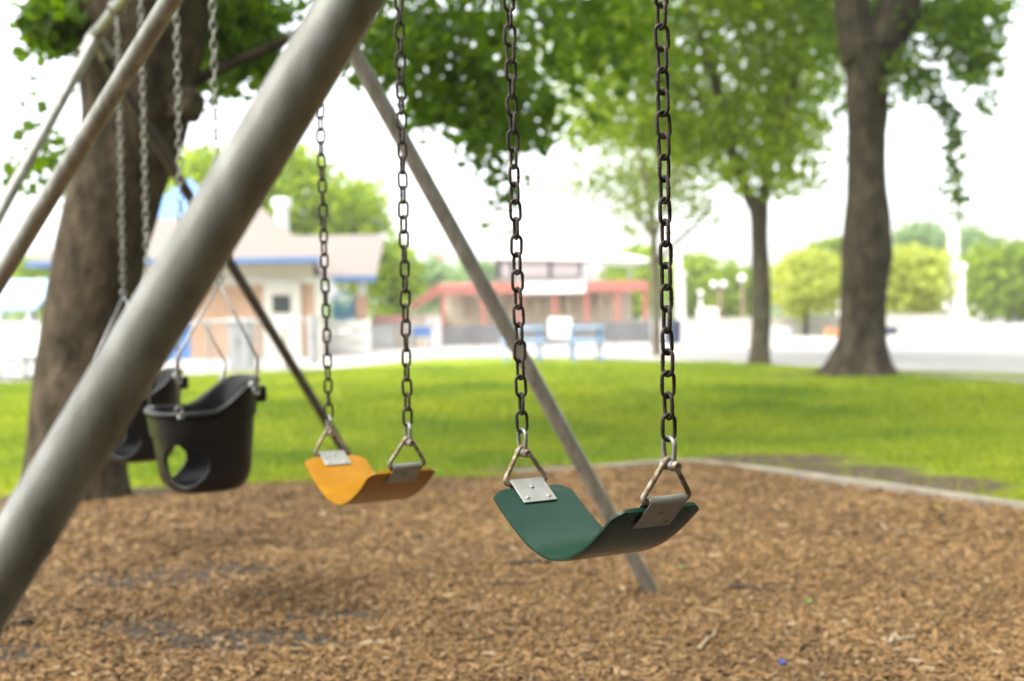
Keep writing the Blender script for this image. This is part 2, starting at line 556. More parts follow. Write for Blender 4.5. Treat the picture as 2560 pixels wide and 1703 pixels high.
def chip_mat():
    m, nt, b = new_mat('wood_chip')
    g = nt.nodes.new('ShaderNodeNewGeometry')
    rp = ramp(nt, [(0, (.062, .039, .022)), (.12, (.145, .085, .038)), (.5, (.25, .146, .062)), (.85, (.335, .205, .092)), (.96, (.35, .24, .135)), (1, (.42, .33, .22))])
    nt.links.new(g.outputs['Random Per Island'], rp.inputs['Fac'])
    nz = noise_node(nt, 1.1, 3)
    r2 = ramp(nt, [(.3, (.78, .77, .76)), (.7, (1.12, 1.1, 1.06))])
    nt.links.new(nz.outputs['Fac'], r2.inputs['Fac'])
    mx = nt.nodes.new('ShaderNodeMix'); mx.data_type = 'RGBA'; mx.blend_type = 'MULTIPLY'; mx.inputs['Factor'].default_value = 1
    nt.links.new(rp.outputs['Color'], mx.inputs['A']); nt.links.new(r2.outputs['Color'], mx.inputs['B'])
    nt.links.new(mx.outputs['Result'], b.inputs['Base Color'])
    b.inputs['Roughness'].default_value = .75
    b.inputs['Specular IOR Level'].default_value = .3
    return m


v1, f1 = chips(125000, (-3.4, 2.8), (2.9, 5.0), .011, .029)
v2, f2 = chips(110000, (-4.2, 4.6), (4.9, 8.4), .014, .037)
v3, f3 = chips(12000, (-4.5, 4.5), (.3, 3.0), .022, .05)
VV = np.concatenate([v1, v2, v3]); FF = np.concatenate([f1, f2 + len(v1), f3 + len(v1) + len(v2)])
tag(np_mesh('wood_chips', VV, FF, chip_mat(), sharp=None), 'loose brown wood chips covering the play area floor', 'wood chips', kind='stuff')


# grass blades
def blades(n, poly, lo, hi, wdt):
    xs = [p[0] for p in poly]; ys = [p[1] for p in poly]
    x = RNG.uniform(min(xs), max(xs), n); y = RNG.uniform(min(ys), max(ys), n)
    wob = .10 * np.sin(9 * x + 2) + .07 * np.sin(23 * x + 5 * y) + RNG.normal(0, .05, n)
    k = in_poly(x, y, poly) & ~in_poly(x, np.where(x < .4, y + .06 + wob, y), BED)
    for cx, cy, rx, ry in SOIL:
        d = np.hypot((x - cx) / rx, (y - cy) / ry)
        k &= (d > 1.0) | (RNG.uniform(0, 1, n) < .10 + .5 * np.clip(d - .6, 0, 1))
    x, y = x[k], y[k]; n = len(x)
    h = RNG.uniform(lo, hi, n); a = RNG.uniform(0, 2 * np.pi, n); ln = RNG.uniform(.1, .7, n) * h; la = RNG.uniform(0, 2 * np.pi, n)
    w = wdt * RNG.uniform(.7, 1.3, n)
    dx, dy = np.cos(a) * w, np.sin(a) * w
    V = np.stack([np.stack([x - dx, y - dy, 0 * x], 1), np.stack([x + dx, y + dy, 0 * x], 1), np.stack([x + np.cos(la) * ln, y + np.sin(la) * ln, h], 1)], 1).reshape(-1, 3)
    return V, np.arange(3 * n).reshape(-1, 3)


v1, f1 = blades(110000, [(-5.5, 6.2), (5.5, 4.8), (6.5, 12), (-6.5, 12)], .025, .06, .004)
v2, f2 = blades(90000, [(-9, 12), (8, 12), (6.0, 18.5), (4, 24), (-3, 24), (-9, 20.5)], .035, .07, .010)
def tone(m):
    """worn and lush areas of the lawn carry through the blades"""
    nt = m.node_tree
    b = nt.nodes['Principled BSDF']
    src = b.inputs['Base Color'].links[0].from_socket
    nz = noise_node(nt, .5, 4)
    r2 = ramp(nt, [(.32, (.50, .66, .6)), (.5, (.9, .95, .9)), (.68, (1.22, 1.1, 1.0))])
    nt.links.new(nz.outputs['Fac'], r2.inputs['Fac'])
    mx = nt.nodes.new('ShaderNodeMix'); mx.data_type = 'RGBA'; mx.blend_type = 'MULTIPLY'; mx.inputs['Factor'].default_value = 1
    nt.links.new(src, mx.inputs['A']); nt.links.new(r2.outputs['Color'], mx.inputs['B'])
    for l in list(src.links):
        if l.to_node != mx: nt.links.new(mx.outputs['Result'], l.to_socket)
    return m


tag(np_mesh('grass', np.concatenate([v1, v2]), np.concatenate([f1, f2 + len(v1)]), tone(leaf_mat('grass_blade', (.125, .18, .016), (.215, .275, .024), (.31, .36, .036), .35))), 'short green lawn grass around the play area', 'grass', kind='stuff')

# pavement beyond the lawn, path strip on the right
pts = [gnd(px, py) for px, py in ((-500, 975), (0, 958), (380, 944), (760, 931), (1000, 905), (1080, 897), (1300, 892), (1640, 902), (1900, 912), (2120, 920), (2250, 926), (2560, 934), (3200, 955))]
pv = MB()
far_y = 140
vs = []
for p in pts:
    vs.append((p.x, p.y, .004))
    vs.append((p.x * far_y / p.y, far_y, .004))
pv.add(vs, [(2 * i, 2 * i + 2, 2 * i + 3, 2 * i + 1) for i in range(len(pts) - 1)])
tag(pv.build('pavement', M['concrete']), kind='structure')
pm = MB()
a_ = [gnd(px, py, .008) for px, py in ((2235, 930), (2400, 938), (2560, 946), (3300, 985))]
b_ = [gnd(px, py, .008) for px, py in ((2240, 938), (2400, 951), (2560, 962), (3300, 1004))]
pm.add([*a_, *b_], [(i, i + 1, i + 5, i + 4) for i in range(3)])
tag(pm.build('path', M['asphalt']), kind='structure')

# kerb along the far right of the bed: real step, one mesh
kb = MB()
kp = [gnd(px, py) for px, py in ((1290, 1199), (1420, 1194), (1530, 1189), (1640, 1182), (1725, 1178), (1915, 1203), (2197, 1243), (2560, 1300), (3100, 1400))]
kp = round_path(kp, .5, 5)
for i in range(len(kp) - 1):
    p, q = kp[i], kp[i + 1]
    d = (q - p).normalized(); nn = Vector((-d.y, d.x, 0)) * .085
    h0 = .05 + .025 * min(1, max(0, (p.x - .1) / .9)); h1 = .05 + .025 * min(1, max(0, (q.x - .1) / .9))
    e = 0 if i else 0
    kb.add([p - Vector((0, 0, .05)), q - Vector((0, 0, .05)), q + nn - Vector((0, 0, .05)), p + nn - Vector((0, 0, .05)),
            p + Vector((0, 0, h0)), q + Vector((0, 0, h1)), q + nn + Vector((0, 0, h1)), p + nn + Vector((0, 0, h0))],
           [(4, 5, 6, 7), (0, 1, 5, 4), (2, 3, 7, 6)])
tag(kb.build('kerb', M['kerb'], sharp=40), kind='structure')

# ------------------------------------------------------------------ swing frame
BK, BA, BZ = .5367, 1.151, 1.06 + 1.386          # top bar: x = BA - BK*y at height BZ
BDIR = Vector((-BK, 1, 0)).normalized()          # along the bar, away from the camera
WDIR = Vector((1, BK, 0)).normalized()           # across the bar, to the right


def bar(d):
    return Vector((BA - BK * d, d, BZ))


def leg_line(p, q, side, spread=1.36):
    """apex on the bar and foot on the ground for a leg surveyed through two photo points"""
    n = ray(*p).cross(ray(*q))
    b0 = bar(0) - EYE
    dv = Vector((-BK, 1, 0))
    d = -n.dot(b0) / n.dot(dv)
    ap = bar(d)
    base = Vector((ap.x, ap.y, -.12)) + WDIR * side * spread - EYE
    s = -n.dot(base) / n.dot(BDIR)
    return ap, EYE + base + BDIR * s, d


PR = .0265
frame = thing('swing_frame', 'grey galvanised pipe swing frame with splayed legs holding the swings', 'swing frame', (bar(3.4).x, 3.4, 0))
apA, ftA, dA = leg_line((877, 0), (286, 969), -1)
nA = ray(877, 0).cross(ray(286, 969))
yA = 1.0                                         # foot of the near leg: on the ground, in line with its survey
ftA = Vector((-(nA.y * yA + nA.z * (-.12 - EYE.z)) / nA.x, yA, -.12))
apB, ftB, dB = leg_line((885, 130), (1645, 1504), 1)
g = gnd(1645, 1506)
ftB = g + (g - apB).normalized() * .12
apL, ftL, dL = leg_line((424, 0), (0, 695), -1)
apK, ftK, dK = leg_line((315, 228), (853, 1113), 1)
gK = gnd(931, 1243)
ftK = gK + (gK - apK).normalized() * .12
apM, ftM, dM = leg_line((217, 130), (0, 532), -1)
print('legs', [round(x, 2) for x in (dA, dB, dL, dK, dM)], ftA, ftB, ftL, ftK, ftM)
apN = bar(dA + .12)
ftN = apN + WDIR * 1.36; ftN = Vector((ftN.x, ftN.y, -.12))
FAR = max(dK, dM) + .12
NEAR = dA - .25


def leg(ap, ft, mat):
    m = MB()
    d = (ft - ap).normalized()
    m.tube([ap + d * .03 + Vector((0, 0, -.01)), ap.lerp(ft, .33), ap.lerp(ft, .66), ft], PR, 28)
    m.build('leg', mat, frame)


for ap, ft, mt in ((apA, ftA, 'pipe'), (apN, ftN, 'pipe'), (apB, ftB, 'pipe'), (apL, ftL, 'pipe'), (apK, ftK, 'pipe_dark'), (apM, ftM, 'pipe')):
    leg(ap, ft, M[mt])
m = MB(); m.tube([bar(NEAR), bar(2), bar(4), bar(FAR)], PR * 1.05, 28); m.build('top_bar', M['pipe'], frame)
for d, f_ in ((dA, (ftA, ftN)), ((dB + dL) / 2, (ftB, ftL)), ((dK + dM) / 2, (ftK, ftM))):
    c = bar(d)
    m = MB()
    L_ = abs(dB - dL) / 2 + .09 if d == (dB + dL) / 2 else .12
    m.tube([c - BDIR * L_, c + BDIR * L_], PR * 1.28, 24)
    for ft in f_:
        src = min((apA, apB, apL, apK, apM, apN), key=lambda a: (a - c).length if (a - c).length > 1e9 else ((a.lerp(ft, .5) - a.lerp(ft, 0)).normalized() - (ft - a).normalized()).length + (a - c).length)
        dd = (ft - c).normalized()
        m.tube([c, c + dd * .11], PR * 1.25, 24)
        m.tube([c + dd * .10, c + dd * .118], PR * 1.42, 24)
    m.build('bar_fitting', M['pipe'], frame)


# ------------------------------------------------------------------ chains
PITCH_L, WR = .031, .0030
_lp = []
hr, hh = .0096, (PITCH_L + 2 * WR) / 2 - .0096
for k in range(9):
    a = math.pi * k / 8
    _lp.append((hr * math.cos(a), hh + hr * math.sin(a)))
for k in range(9):
    a = math.pi + math.pi * k / 8
    _lp.append((hr * math.cos(a), -hh + hr * math.sin(a)))


def chain_mesh(top, bot, mat, parent, first_plane=0, seed=0, name='chain', nring=8):
    """links from bot (centre of lowest link) up to top"""
    rnd = random.Random(seed)
    m = MB()
    ax = top - bot
    n = int(ax.length / PITCH_L)
    step = ax.length / n
    ax.normalize()
    w = (WDIR - ax * WDIR.dot(ax)).normalized()
    b = ax.cross(w)
    sag = 0
    for i in range(n + 1):
        c = bot + ax * step * i
        ang = (i + first_plane) % 2 * math.pi / 2 + rnd.uniform(-.22, .22)
        u = w * math.cos(ang) + b * math.sin(ang)
        tilt = rnd.uniform(-.05, .05)
        a2 = (ax + u * tilt).normalized()
        u2 = (u - a2 * u.dot(a2)).normalized()
        m.tube([c + u2 * p + a2 * q for p, q in _lp], WR * rnd.uniform(.97, 1.04), nring, closed=True)
        # weld bead
        if rnd.random() < .8:
            pos = c + u2 * hr * rnd.choice((-1, 1)) + a2 * rnd.uniform(-.002, .002)
            m.tube([pos - a2 * .0022, pos - a2 * .0008, pos + a2 * .0008, pos + a2 * .0022], [WR, WR * 1.18, WR * 1.18, WR], nring, cap=False)
    return m.build(name, mat, parent, sharp=180)


def hanger(d, tops):
    c = bar(d)
    m = MB()
    m.tube([c + WDIR * .032 * math.cos(a) + Vector((0, 0, .032 * math.sin(a))) for a in [2 * math.pi * k / 20 for k in range(20)]], .006, 8, closed=True)
    m.tube(round_path([c + Vector((0, 0, -.034)) - BDIR * .012, c + Vector((0, 0, -.075)) - BDIR * .012, c + Vector((0, 0, -.075)) + BDIR * .012, c + Vector((0, 0, -.034)) + BDIR * .012], .012), .004, 8)
    m.build('hanger', M['galv'], frame)


# ------------------------------------------------------------------ belt swings
def belt_swing(apR, apL, tops, belt, zlow, label, group, seed):
    mid = (apR + apL) / 2
    root = thing('belt_swing', label, 'swing', (mid.x, mid.y, zlow), group)
    inward = (apL - apR); inward.z = 0; inward.normalize()      # from near chain to far chain
    w = Vector((-inward.y, inward.x, 0)) * -1
    if w.dot(WDIR) < 0: w = -w
    TH = .062
    ends = []
    for ap, sg in ((apR, 1), (apL, -1)):
        inn = inward * sg
        low = ap + Vector((0, 0, -TH)) + inn * .010
        ends.append((low, inn))
    # belt centre line: from end R to end L
    span = (ends[1][0] - ends[0][0])
    N, ns = 64, 14
    zE = [ends[0][0].z, ends[1][0].z]
    prof = []
    for i in range(N + 1):
        u = -1 + 2 * i / N
        p = ends[0][0] + span * (i / N)
        zend = zE[0] * (1 - i / N) + zE[1] * (i / N)
        k = abs(u)
        z = zlow + (zend - zlow) * (math.sqrt(k * k + .64) - .8) / (math.sqrt(1.64) - .8)
        prof.append(Vector((p.x, p.y, z)))
    tng = [(prof[min(i + 1, N)] - prof[max(i - 1, 0)]).normalized() for i in range(N + 1)]
    arc = [0]
    for i in range(N): arc.append(arc[-1] + (prof[i + 1] - prof[i]).length)
    A = arc[-1]
    gap = .011                                                   # belt starts this far below the triangle's bottom wire
    m = MB(); top = []; bot = []; hw = .079
    t_ = .0035
    rows = [i for i in range(N + 1) if gap <= arc[i] <= A - gap]
    for i in rows:
        e = min(arc[i], A - arc[i]) - gap
        cut = max(0, 1 - e / .020)
        h = hw - .024 * cut ** 1.0
        nrm = tng[i].cross(w).normalized()
        if nrm.z < 0: nrm = -nrm
        rt, rb = [], []
        for j in range(ns + 1):
            s = -1 + 2 * j / ns
            ed = max(0, (abs(s) - .96) / .04)
            tt = t_ * (1 - .45 * ed)
            p = prof[i] + w * s * h
            rt.append(p + nrm * tt); rb.append(p - nrm * tt)
        top.append(rt); bot.append(rb)
    nr = len(rows)
    vs = [p for r_ in top for p in r_] + [p for r_ in bot for p in r_]
    o = nr * (ns + 1); fs = []
    ix = lambda i, j: i * (ns + 1) + j
    for i in range(nr - 1):
        for j in range(ns):
            fs.append((ix(i, j), ix(i, j + 1), ix(i + 1, j + 1), ix(i + 1, j)))
            fs.append((o + ix(i, j), o + ix(i + 1, j), o + ix(i + 1, j + 1), o + ix(i, j + 1)))
        for j in (0, ns):
            fs.append((ix(i, j), ix(i + 1, j), o + ix(i + 1, j), o + ix(i, j)))
    for i in (0, nr - 1):
        for j in range(ns):
            fs.append((ix(i, j), o + ix(i, j), o + ix(i, j + 1), ix(i, j + 1)))
    m.add(vs, fs)
    m.build('seat', belt, root, sharp=50)
    # plates folded over the triangle wire, triangles, shackles
    for (low, inn), ap, tp, tg, first in zip(ends, (apR, apL), tops, (tng[1], -tng[N - 1]), (0, 0)):
        nrm = tg.cross(w).normalized()
        if nrm.z < 0: nrm = -nrm
        m = MB()
        r_in, th, L_ = .0058, .0018, .058
        path = [low + nrm * (r_in) + tg * L_]
        path.append(low + nrm * r_in + tg * .0)
        for k in range(1, 8):
            a = math.pi * k / 8
            path.append(low + nrm * r_in * math.cos(a) - tg * r_in * math.sin(a))
        path.append(low - nrm * r_in)
        path.append(low - nrm * r_in + tg * L_)
        hwp = .033
        # outward normals of the folded sheet
        outs = [nrm, nrm] + [(nrm * math.cos(math.pi * k / 8) - tg * math.sin(math.pi * k / 8)) for k in range(1, 8)] + [-nrm, -nrm]
        vs = []
        for p, q in zip(path, outs):
            for s in (-1, 1):
                vs.append(p + w * s * hwp); vs.append(p + q * th + w * s * hwp)
        fs = []
        for i in range(len(path) - 1):
            a, b = 4 * i, 4 * (i + 1)
            fs += [(a, a + 2, b + 2, b), (a + 1, b + 1, b + 3, a + 3), (a, b, b + 1, a + 1), (a + 2, a + 3, b + 3, b + 2)]
        fs += [(0, 1, 3, 2), (len(vs) - 4, len(vs) - 2, len(vs) - 1, len(vs) - 3)]
        m.add(vs, fs)
        for sd in (1, -1):
            for sw, sl in ((0, .020), (-.021, .047), (.021, .047)):
                c = low + nrm * sd * (r_in + th) + w * sw + tg * sl
                m.lathe(c, [(.0046, -.001), (.0045, .0005), (.0036, .0021), (.0016, .0029), (.0002, .0031)], 14, axis=nrm * sd)
        m.build('clamp_plate', M['plate'], root, sharp=40, bevel=.0008)
        # triangle
        up_ = (ap - low)
        tri = [low + w * .046, low - w * .046, ap - w * .005, ap + w * .005]
        m = MB(); m.tube(round_path(tri, .016, 7, closed=True), .0043, 14, closed=True)
        m.build('hanger_triangle', M['rust_wire'], root, sharp=180)
        # shackle: bow in the plane along the bar, pin through the triangle's top
        pin = ap + Vector((0, 0, -.0095))
        m = MB()
        bow = []
        for k in range(13):
            a = math.pi * k / 12
            bow.append(pin + inn * .0135 * math.cos(a) + Vector((0, 0, .027 + .0135 * math.sin(a))))
        bow = [pin + inn * .0105, pin + inn * .0115 + Vector((0, 0, .012))] + bow + [pin - inn * .0115 + Vector((0, 0, .012)), pin - inn * .0105]
        m.tube(bow, .0036, 12)
        for s in (-1, 1):
            m.tube([pin + inn * (s * .0105 - .0032), pin + inn * (s * .0105 + .0032)], .0085, 18)
        sh = m.build('shackle', M['galv'], root, sharp=45)
        m = MB()
        m.tube([pin - inn * .019, pin + inn * .019], .0038, 14)
        out_ = -inward
        m.lathe(pin + out_ * .0137, [(.0078, 0), (.008, .002), (.0076, .0055), (.006, .0072), (.0035, .0074), (.0030, .0055), (.001, .0054)], 14, axis=out_)
        m.build('pin', M['rust_wire'], sh, sharp=40)
        start = pin + Vector((0, 0, .0405 + PITCH_L / 2 - .001))
        chain_mesh(tp, start, M['rust_chain'], root, first, seed + int(sum(ap) * 100) % 97)
    return root


aGR, aGL = at(1673, 1147, 1.738), at(1306, 1118, 2.12)
aOR, aOL = at(1020, 1095, 2.565), at(823, 1072, 3.01)
cz = Vector((0, 0, -.09))
hg = [1.735, 2.155, 2.57, 3.04]
belt_swing(aGR, aGL, (bar(hg[0]) + cz, bar(hg[1]) + cz), M['green_belt'], .671, 'green rubber belt seat swing hanging on rusty chains', 'belt swings on the frame', 3)
belt_swing(aOR, aOL, (bar(hg[2]) + cz, bar(hg[3]) + cz), M['orange_belt'], .630, 'orange rubber belt seat swing between green and black swings', 'belt swings on the frame', 5)


# ------------------------------------------------------------------ bucket swings
def bucket_swing():
    jR, jL = at(548, 708, 3.92), at(455, 716, 4.37)
    mid = (jR + jL) / 2
    att = {('R', -1): at(448, 1026, 3.86), ('R', 1): at(641, 978, 4.0), ('L', -1): at(373, 1026, 4.24), ('L', 1): at(560, 975, 4.40)}
    cen = sum((p for p in att.values()), Vector()) / 4
    root = thing('bucket_swing', 'nearer black rubber bucket swing for toddlers with two leg holes', 'bucket swing', (cen.x, cen.y, .46), 'black bucket swings')
    w, b = WDIR, BDIR
    c = Vector((cen.x, cen.y, 0))
    aw, ab = .172, .185
    zb = .468

    def rimz(cw):
        t = max(0, min(1, (cw + .02) / .19))
        return .742 + .105 * t * t * (3 - 2 * t)
    NA, NH = 144, 56

    def pt(a, q, off=0.0):
        ca, sa = -math.cos(a), math.sin(a)       # a=0 faces the front (-w)
        ex = 2 / 3.0
        x = math.copysign(abs(ca) ** ex, ca); y = math.copysign(abs(sa) ** ex, sa)
        if q < .72:
            sc = 1 - .10 * (q / .72)
        else:
            t = (q - .72) / .28
            sc = .90 * (1 - .42 * (1 - math.sqrt(max(0, 1 - t * t))))
        zt = rimz(x * aw)
        z = zt + (zb - zt) * q
        fr = 1 - .10 * q * (1 if x < 0 else .2)
        return c + w * x * (aw * sc * fr + off) + b * y * (-1) * (ab * sc + off) + Vector((0, 0, z))
    m = MB(); vs = []; fs = []
    for i in range(NH + 1):
        for j in range(NA):
            vs.append(pt(2 * math.pi * j / NA, i / NH))
    def hole(i, j):
        q = (i + .5) / NH; a = (j + .5) / NA * 2 * math.pi
        if a > math.pi: a = 2 * math.pi - a
        a = math.degrees(a)
        return ((a - 50) / 35) ** 2 + ((q - .63) / .26) ** 2 < 1
    for i in range(NH):
        for j in range(NA):
            if hole(i, j): continue
            fs.append((i * NA + j, (i + 1) * NA + j, (i + 1) * NA + (j + 1) % NA, i * NA + (j + 1) % NA))
    # floor
    for s in (.66, .3):
        o = len(vs)
        for j in range(NA):
            p = vs[NH * NA + j]; d = c + Vector((0, 0, zb - .006))
            vs.append(d + (p - d) * s)
        pr = o - NA
        for j in range(NA):
            fs.append((pr + j, o + j, o + (j + 1) % NA, pr + (j + 1) % NA))
    fs.append(tuple(range(len(vs) - NA, len(vs))))
    m.add(vs, fs)
    sh = m.build('bucket', M['black'], root, sharp=180)
    sm = sh.modifiers.new('Smooth', 'SMOOTH'); sm.factor = .5; sm.iterations = 10
    md = sh.modifiers.new('Solidify', 'SOLIDIFY'); md.thickness = .012; md.offset = -1
    bv = sh.modifiers.new('Bevel', 'BEVEL'); bv.width = .003; bv.segments = 2; bv.limit_method = 'ANGLE'
    # rim bead and side band
    m = MB(); m.tube([pt(2 * math.pi * j / 72, 0, .002) for j in range(72)], .012, 10, closed=True)
    m.build('rim', M['black'], root, sharp=180)
    m = MB()
    ring = []
    for j in range(72):
        for q in (.06, .30):
            for off in (.0, .007):
                ring.append(pt(2 * math.pi * j / 72, q, off))
    fs = []
    for j in range(72):
        a, d = 4 * j, 4 * ((j + 1) % 72)
        fs += [(a + 1, d + 1, d + 3, a + 3), (a, d, d + 1, a + 1), (a + 2, a + 3, d + 3, d + 2)]
    m.add(ring, fs); m.build('side_band', M['black'], root, sharp=40)
    m = MB(); p = pt(math.radians(165), .13, .012)
    rot = Matrix((w, b, Vector((0, 0, 1)))).transposed()
    m.box(p, (.034, .085, .055), rot); m.build('back_pad', M['black'], root, bevel=.008)
    # rods, eyes, chains
    bend = {('R', -1): at(441, 898, 3.86), ('R', 1): at(644, 896, 4.0), ('L', -1): at(373, 905, 4.24), ('L', 1): at(564, 906, 4.40)}
    for (side, s), p in att.items():
        j = jR if side == 'R' else jL
        m = MB(); m.tube(round_path([j, bend[(side, s)], p + Vector((0, 0, .012))], .012), .0042, 10)
        m.build('hanging_rod', M['galv'], root, sharp=180)
        # eye bolt through the rim
        m = MB()
        e = p
        m.tube([e + w * .011 * math.cos(2 * math.pi * k / 14) + Vector((0, 0, .011 * math.sin(2 * math.pi * k / 14))) for k in range(14)], .004, 8, closed=True)
        q = c + (e - c) * .93; q.z = rimz((e - c).dot(w)) + .0
        m.tube([e + Vector((0, 0, -.010)), q + Vector((0, 0, .006))], .0055, 10)
        m.lathe(q + Vector((0, 0, -.006)), [(.012, 0), (.012, .012), (.008, .017)], 14)
        m.build('eye_bolt', M['galv'], root, sharp=40)
    for j, d in ((jR, 3.915), (jL, 4.365)):
        m = MB()
        m.tube([j + w * .012 * math.cos(2 * math.pi * k / 14) + Vector((0, 0, .012 + .012 * math.sin(2 * math.pi * k / 14))) for k in range(14)], .0042, 8, closed=True)
        m.build('ring', M['galv'], root, sharp=180)
        chain_mesh(bar(d) + cz, j + Vector((0, 0, .040)), M['galv_chain'], root, 1, int(d * 10), nring=6)
    return root


bs = bucket_swing()
bs2 = bs.copy(); COL.objects.link(bs2)
sh_ = BDIR * (1.0 * 1.135)
bs2.location = bs.location + Vector((sh_.x, sh_.y, -.012))
bs2['label'] = 'farther black rubber bucket swing, partly hidden behind thick grey leg and nearer bucket'
for ch in list(bs.children):
    k = ch.copy(); COL.objects.link(k); k.parent = bs2
for d in hg + [3.915, 4.365, 4.93, 5.38]:
    hanger(d, None)


# ------------------------------------------------------------------ trees
def trunk_mesh(pts, rad, n=36, seg=8, amp=.05, seed=0, flare=0.0, lobes=5):
    """spline through pts with bumpy bark"""
    P = [Vector(p) for p in pts]
    ext = [P[0] * 2 - P[1]] + P + [P[-1] * 2 - P[-2]]
    rr = [rad[0]] + list(rad) + [rad[-1]]
    out, ro = [], []
    for i in range(1, len(ext) - 2):
        for k in range(seg):
            t = k / seg
            a, b, c, d = ext[i - 1:i + 3]
            q = .5 * ((2 * b) + (c - a) * t + (2 * a - 5 * b + 4 * c - d) * t * t + (3 * b - a - 3 * c + d) * t ** 3)
            out.append(q); ro.append(rr[i] * (1 - t) + rr[i + 1] * t)
    out.append(P[-1]); ro.append(rad[-1])
    m = MB(); m.tube(out, ro, n)
    v = []
    nr = len(out)
    z0 = P[0].z
    for i in range(nr):
        for j in range(n):
            p = Vector(m.v[i * n + j]); d = p - out[i]
            a = 2 * math.pi * j / n
            q = Vector((p.x, p.y, p.z * .35)) * 3 + Vector((seed, 0, 0))
            f_ = 1 + amp * (mnoise.noise(q) + .6 * mnoise.noise(q * 3))
            if flare:
                hgt_ = max(0, out[i].z - z0)
                f_ += flare * math.exp(-hgt_ / (ro[0] * .75)) * (1 + .45 * math.cos(a * lobes + seed))
            v.append(out[i] + d * f_)
    m.v = [tuple(p) for p in v]
    return m


def leaf_cloud(centers, size, spread, per, droop=.3):
    """leaf sprigs round the given centres -> V,F (quads folded along the midrib)"""
    C = np.asarray(centers, float)
    n = len(C) * per
    c = np.repeat(C, per, 0) + RNG.normal(0, 1, (n, 3)) * np.array([spread * 1.45, spread * 1.45, spread * .55])
    c[:, 2] -= np.abs(RNG.normal(0, spread * droop, n))
    s = size * RNG.uniform(.65, 1.25, n)
    # direction of the leaf tip (mostly outward and down) and its face normal (mostly up)
    t = RNG.normal(0, 1, (n, 3)); t[:, 2] -= .5
    t /= np.linalg.norm(t, axis=1)[:, None]
    nn = RNG.normal(0, 1, (n, 3)); nn[:, 2] += .9
    sd = np.cross(t, nn); sd /= np.linalg.norm(sd, axis=1)[:, None] + 1e-9
    up = np.cross(sd, t)
    base = c - t * (s * .5)[:, None]; tip = c + t * (s * .55)[:, None]
    lf = c - sd * (s * .42)[:, None] + up * (s * .12)[:, None]; rt = c + sd * (s * .42)[:, None] + up * (s * .12)[:, None]
    V = np.stack([base, rt, tip, lf], 1).reshape(-1, 3)
    o = np.arange(n)[:, None] * 4
    F = np.concatenate([o + np.array([[0, 1, 2]]), o + np.array([[0, 2, 3]])], 0)
    return V, F


def region(n, cx, cy, rx, ry, d0, d1, hollow=0.0):
    """n sprig centres filling a leafy mass surveyed at an ellipse of the photo, d0..d1 metres away"""
    out = []
    while len(out) < n:
        x, y = random.uniform(-1, 1), random.uniform(-1, 1)
        r2 = x * x + y * y
        if r2 > 1 or random.random() > (1 - r2) ** .55: continue
        d = random.uniform(d0, d1)
        p = at(cx + x * rx, cy + y * ry, d)
        if mnoise.noise(p * 1.05 + Vector((3, 9, 1))) < -.03 and random.random() < .9: continue
        out.append(p)
    return out


def ball(n, c, r_, shell=.35, cut=-.2, nscale=.8):
    out = []
    c = Vector(c)
    while len(out) < n:
        p = Vector((random.gauss(0, 1), random.gauss(0, 1), random.gauss(0, 1))).normalized()
        k = random.uniform(shell, 1) ** .6
        lump = 1 + .22 * mnoise.noise(p * 2.3 + c)
        q = c + Vector((p.x * r_[0], p.y * r_[1], p.z * r_[2])) * k * lump
        if mnoise.noise(q * nscale + Vector((5, 2, 8))) < cut and random.random() < .75: continue
        out.append(q)
    return out


def twig_line(p, q, n, sag=.0):
    return [Vector(p).lerp(Vector(q), (i + random.random()) / n) + Vector((random.gauss(0, .03), random.gauss(0, .03), random.gauss(0, .03))) for i in range(n)]


def crown(name, parts, mat, parent):
    Vs, Fs, o = [], [], 0
    for centers, size, spread, per in parts:
        v, f = leaf_cloud([tuple(p) for p in centers], size, spread, per)
        Vs.append(v); Fs.append(f + o); o += len(v)
    return np_mesh(name, np.concatenate(Vs), np.concatenate(Fs), mat, parent)


# near left tree
D1 = 6.9
base = gnd(190, 1262)
t1 = thing('shade_tree', 'thick leaning brown trunked tree standing behind the black bucket swings', 'tree', (base.x, base.y, 0), 'shade trees on the lawn')
mp = D1 / FPX


def tp(px, py, d=D1): return at(px, py, d)


m = trunk_mesh([Vector((base.x, base.y, -.1)), tp(190, 1150), tp(196, 1000), tp(220, 800), tp(253, 620), tp(296, 450), tp(334, 300), tp(344, 160), tp(348, 40), tp(350, -60)],
               [.275, .262, .250, .250, .252, .262, .30, .345, .40, .38], 48, 9, .07, 3, .32, 5)
m2 = trunk_mesh([tp(385, 60), tp(440, -80), tp(520, -300, 7.1), tp(640, -640, 7.4), tp(700, -1000, 7.6)], [.24, .23, .19, .13, .08], 24, 6, .07, 5)
m3 = trunk_mesh([tp(300, 40), tp(258, -80), tp(180, -320), tp(60, -640, 6.6), tp(-60, -980, 6.2)], [.23, .215, .17, .12, .07], 24, 6, .07, 6)
m4 = trunk_mesh([tp(330, -60, 6.9), tp(340, -300, 6.5), tp(380, -700, 5.8), tp(500, -1300, 5.0)], [.24, .20, .15, .08], 20, 6, .07, 8)
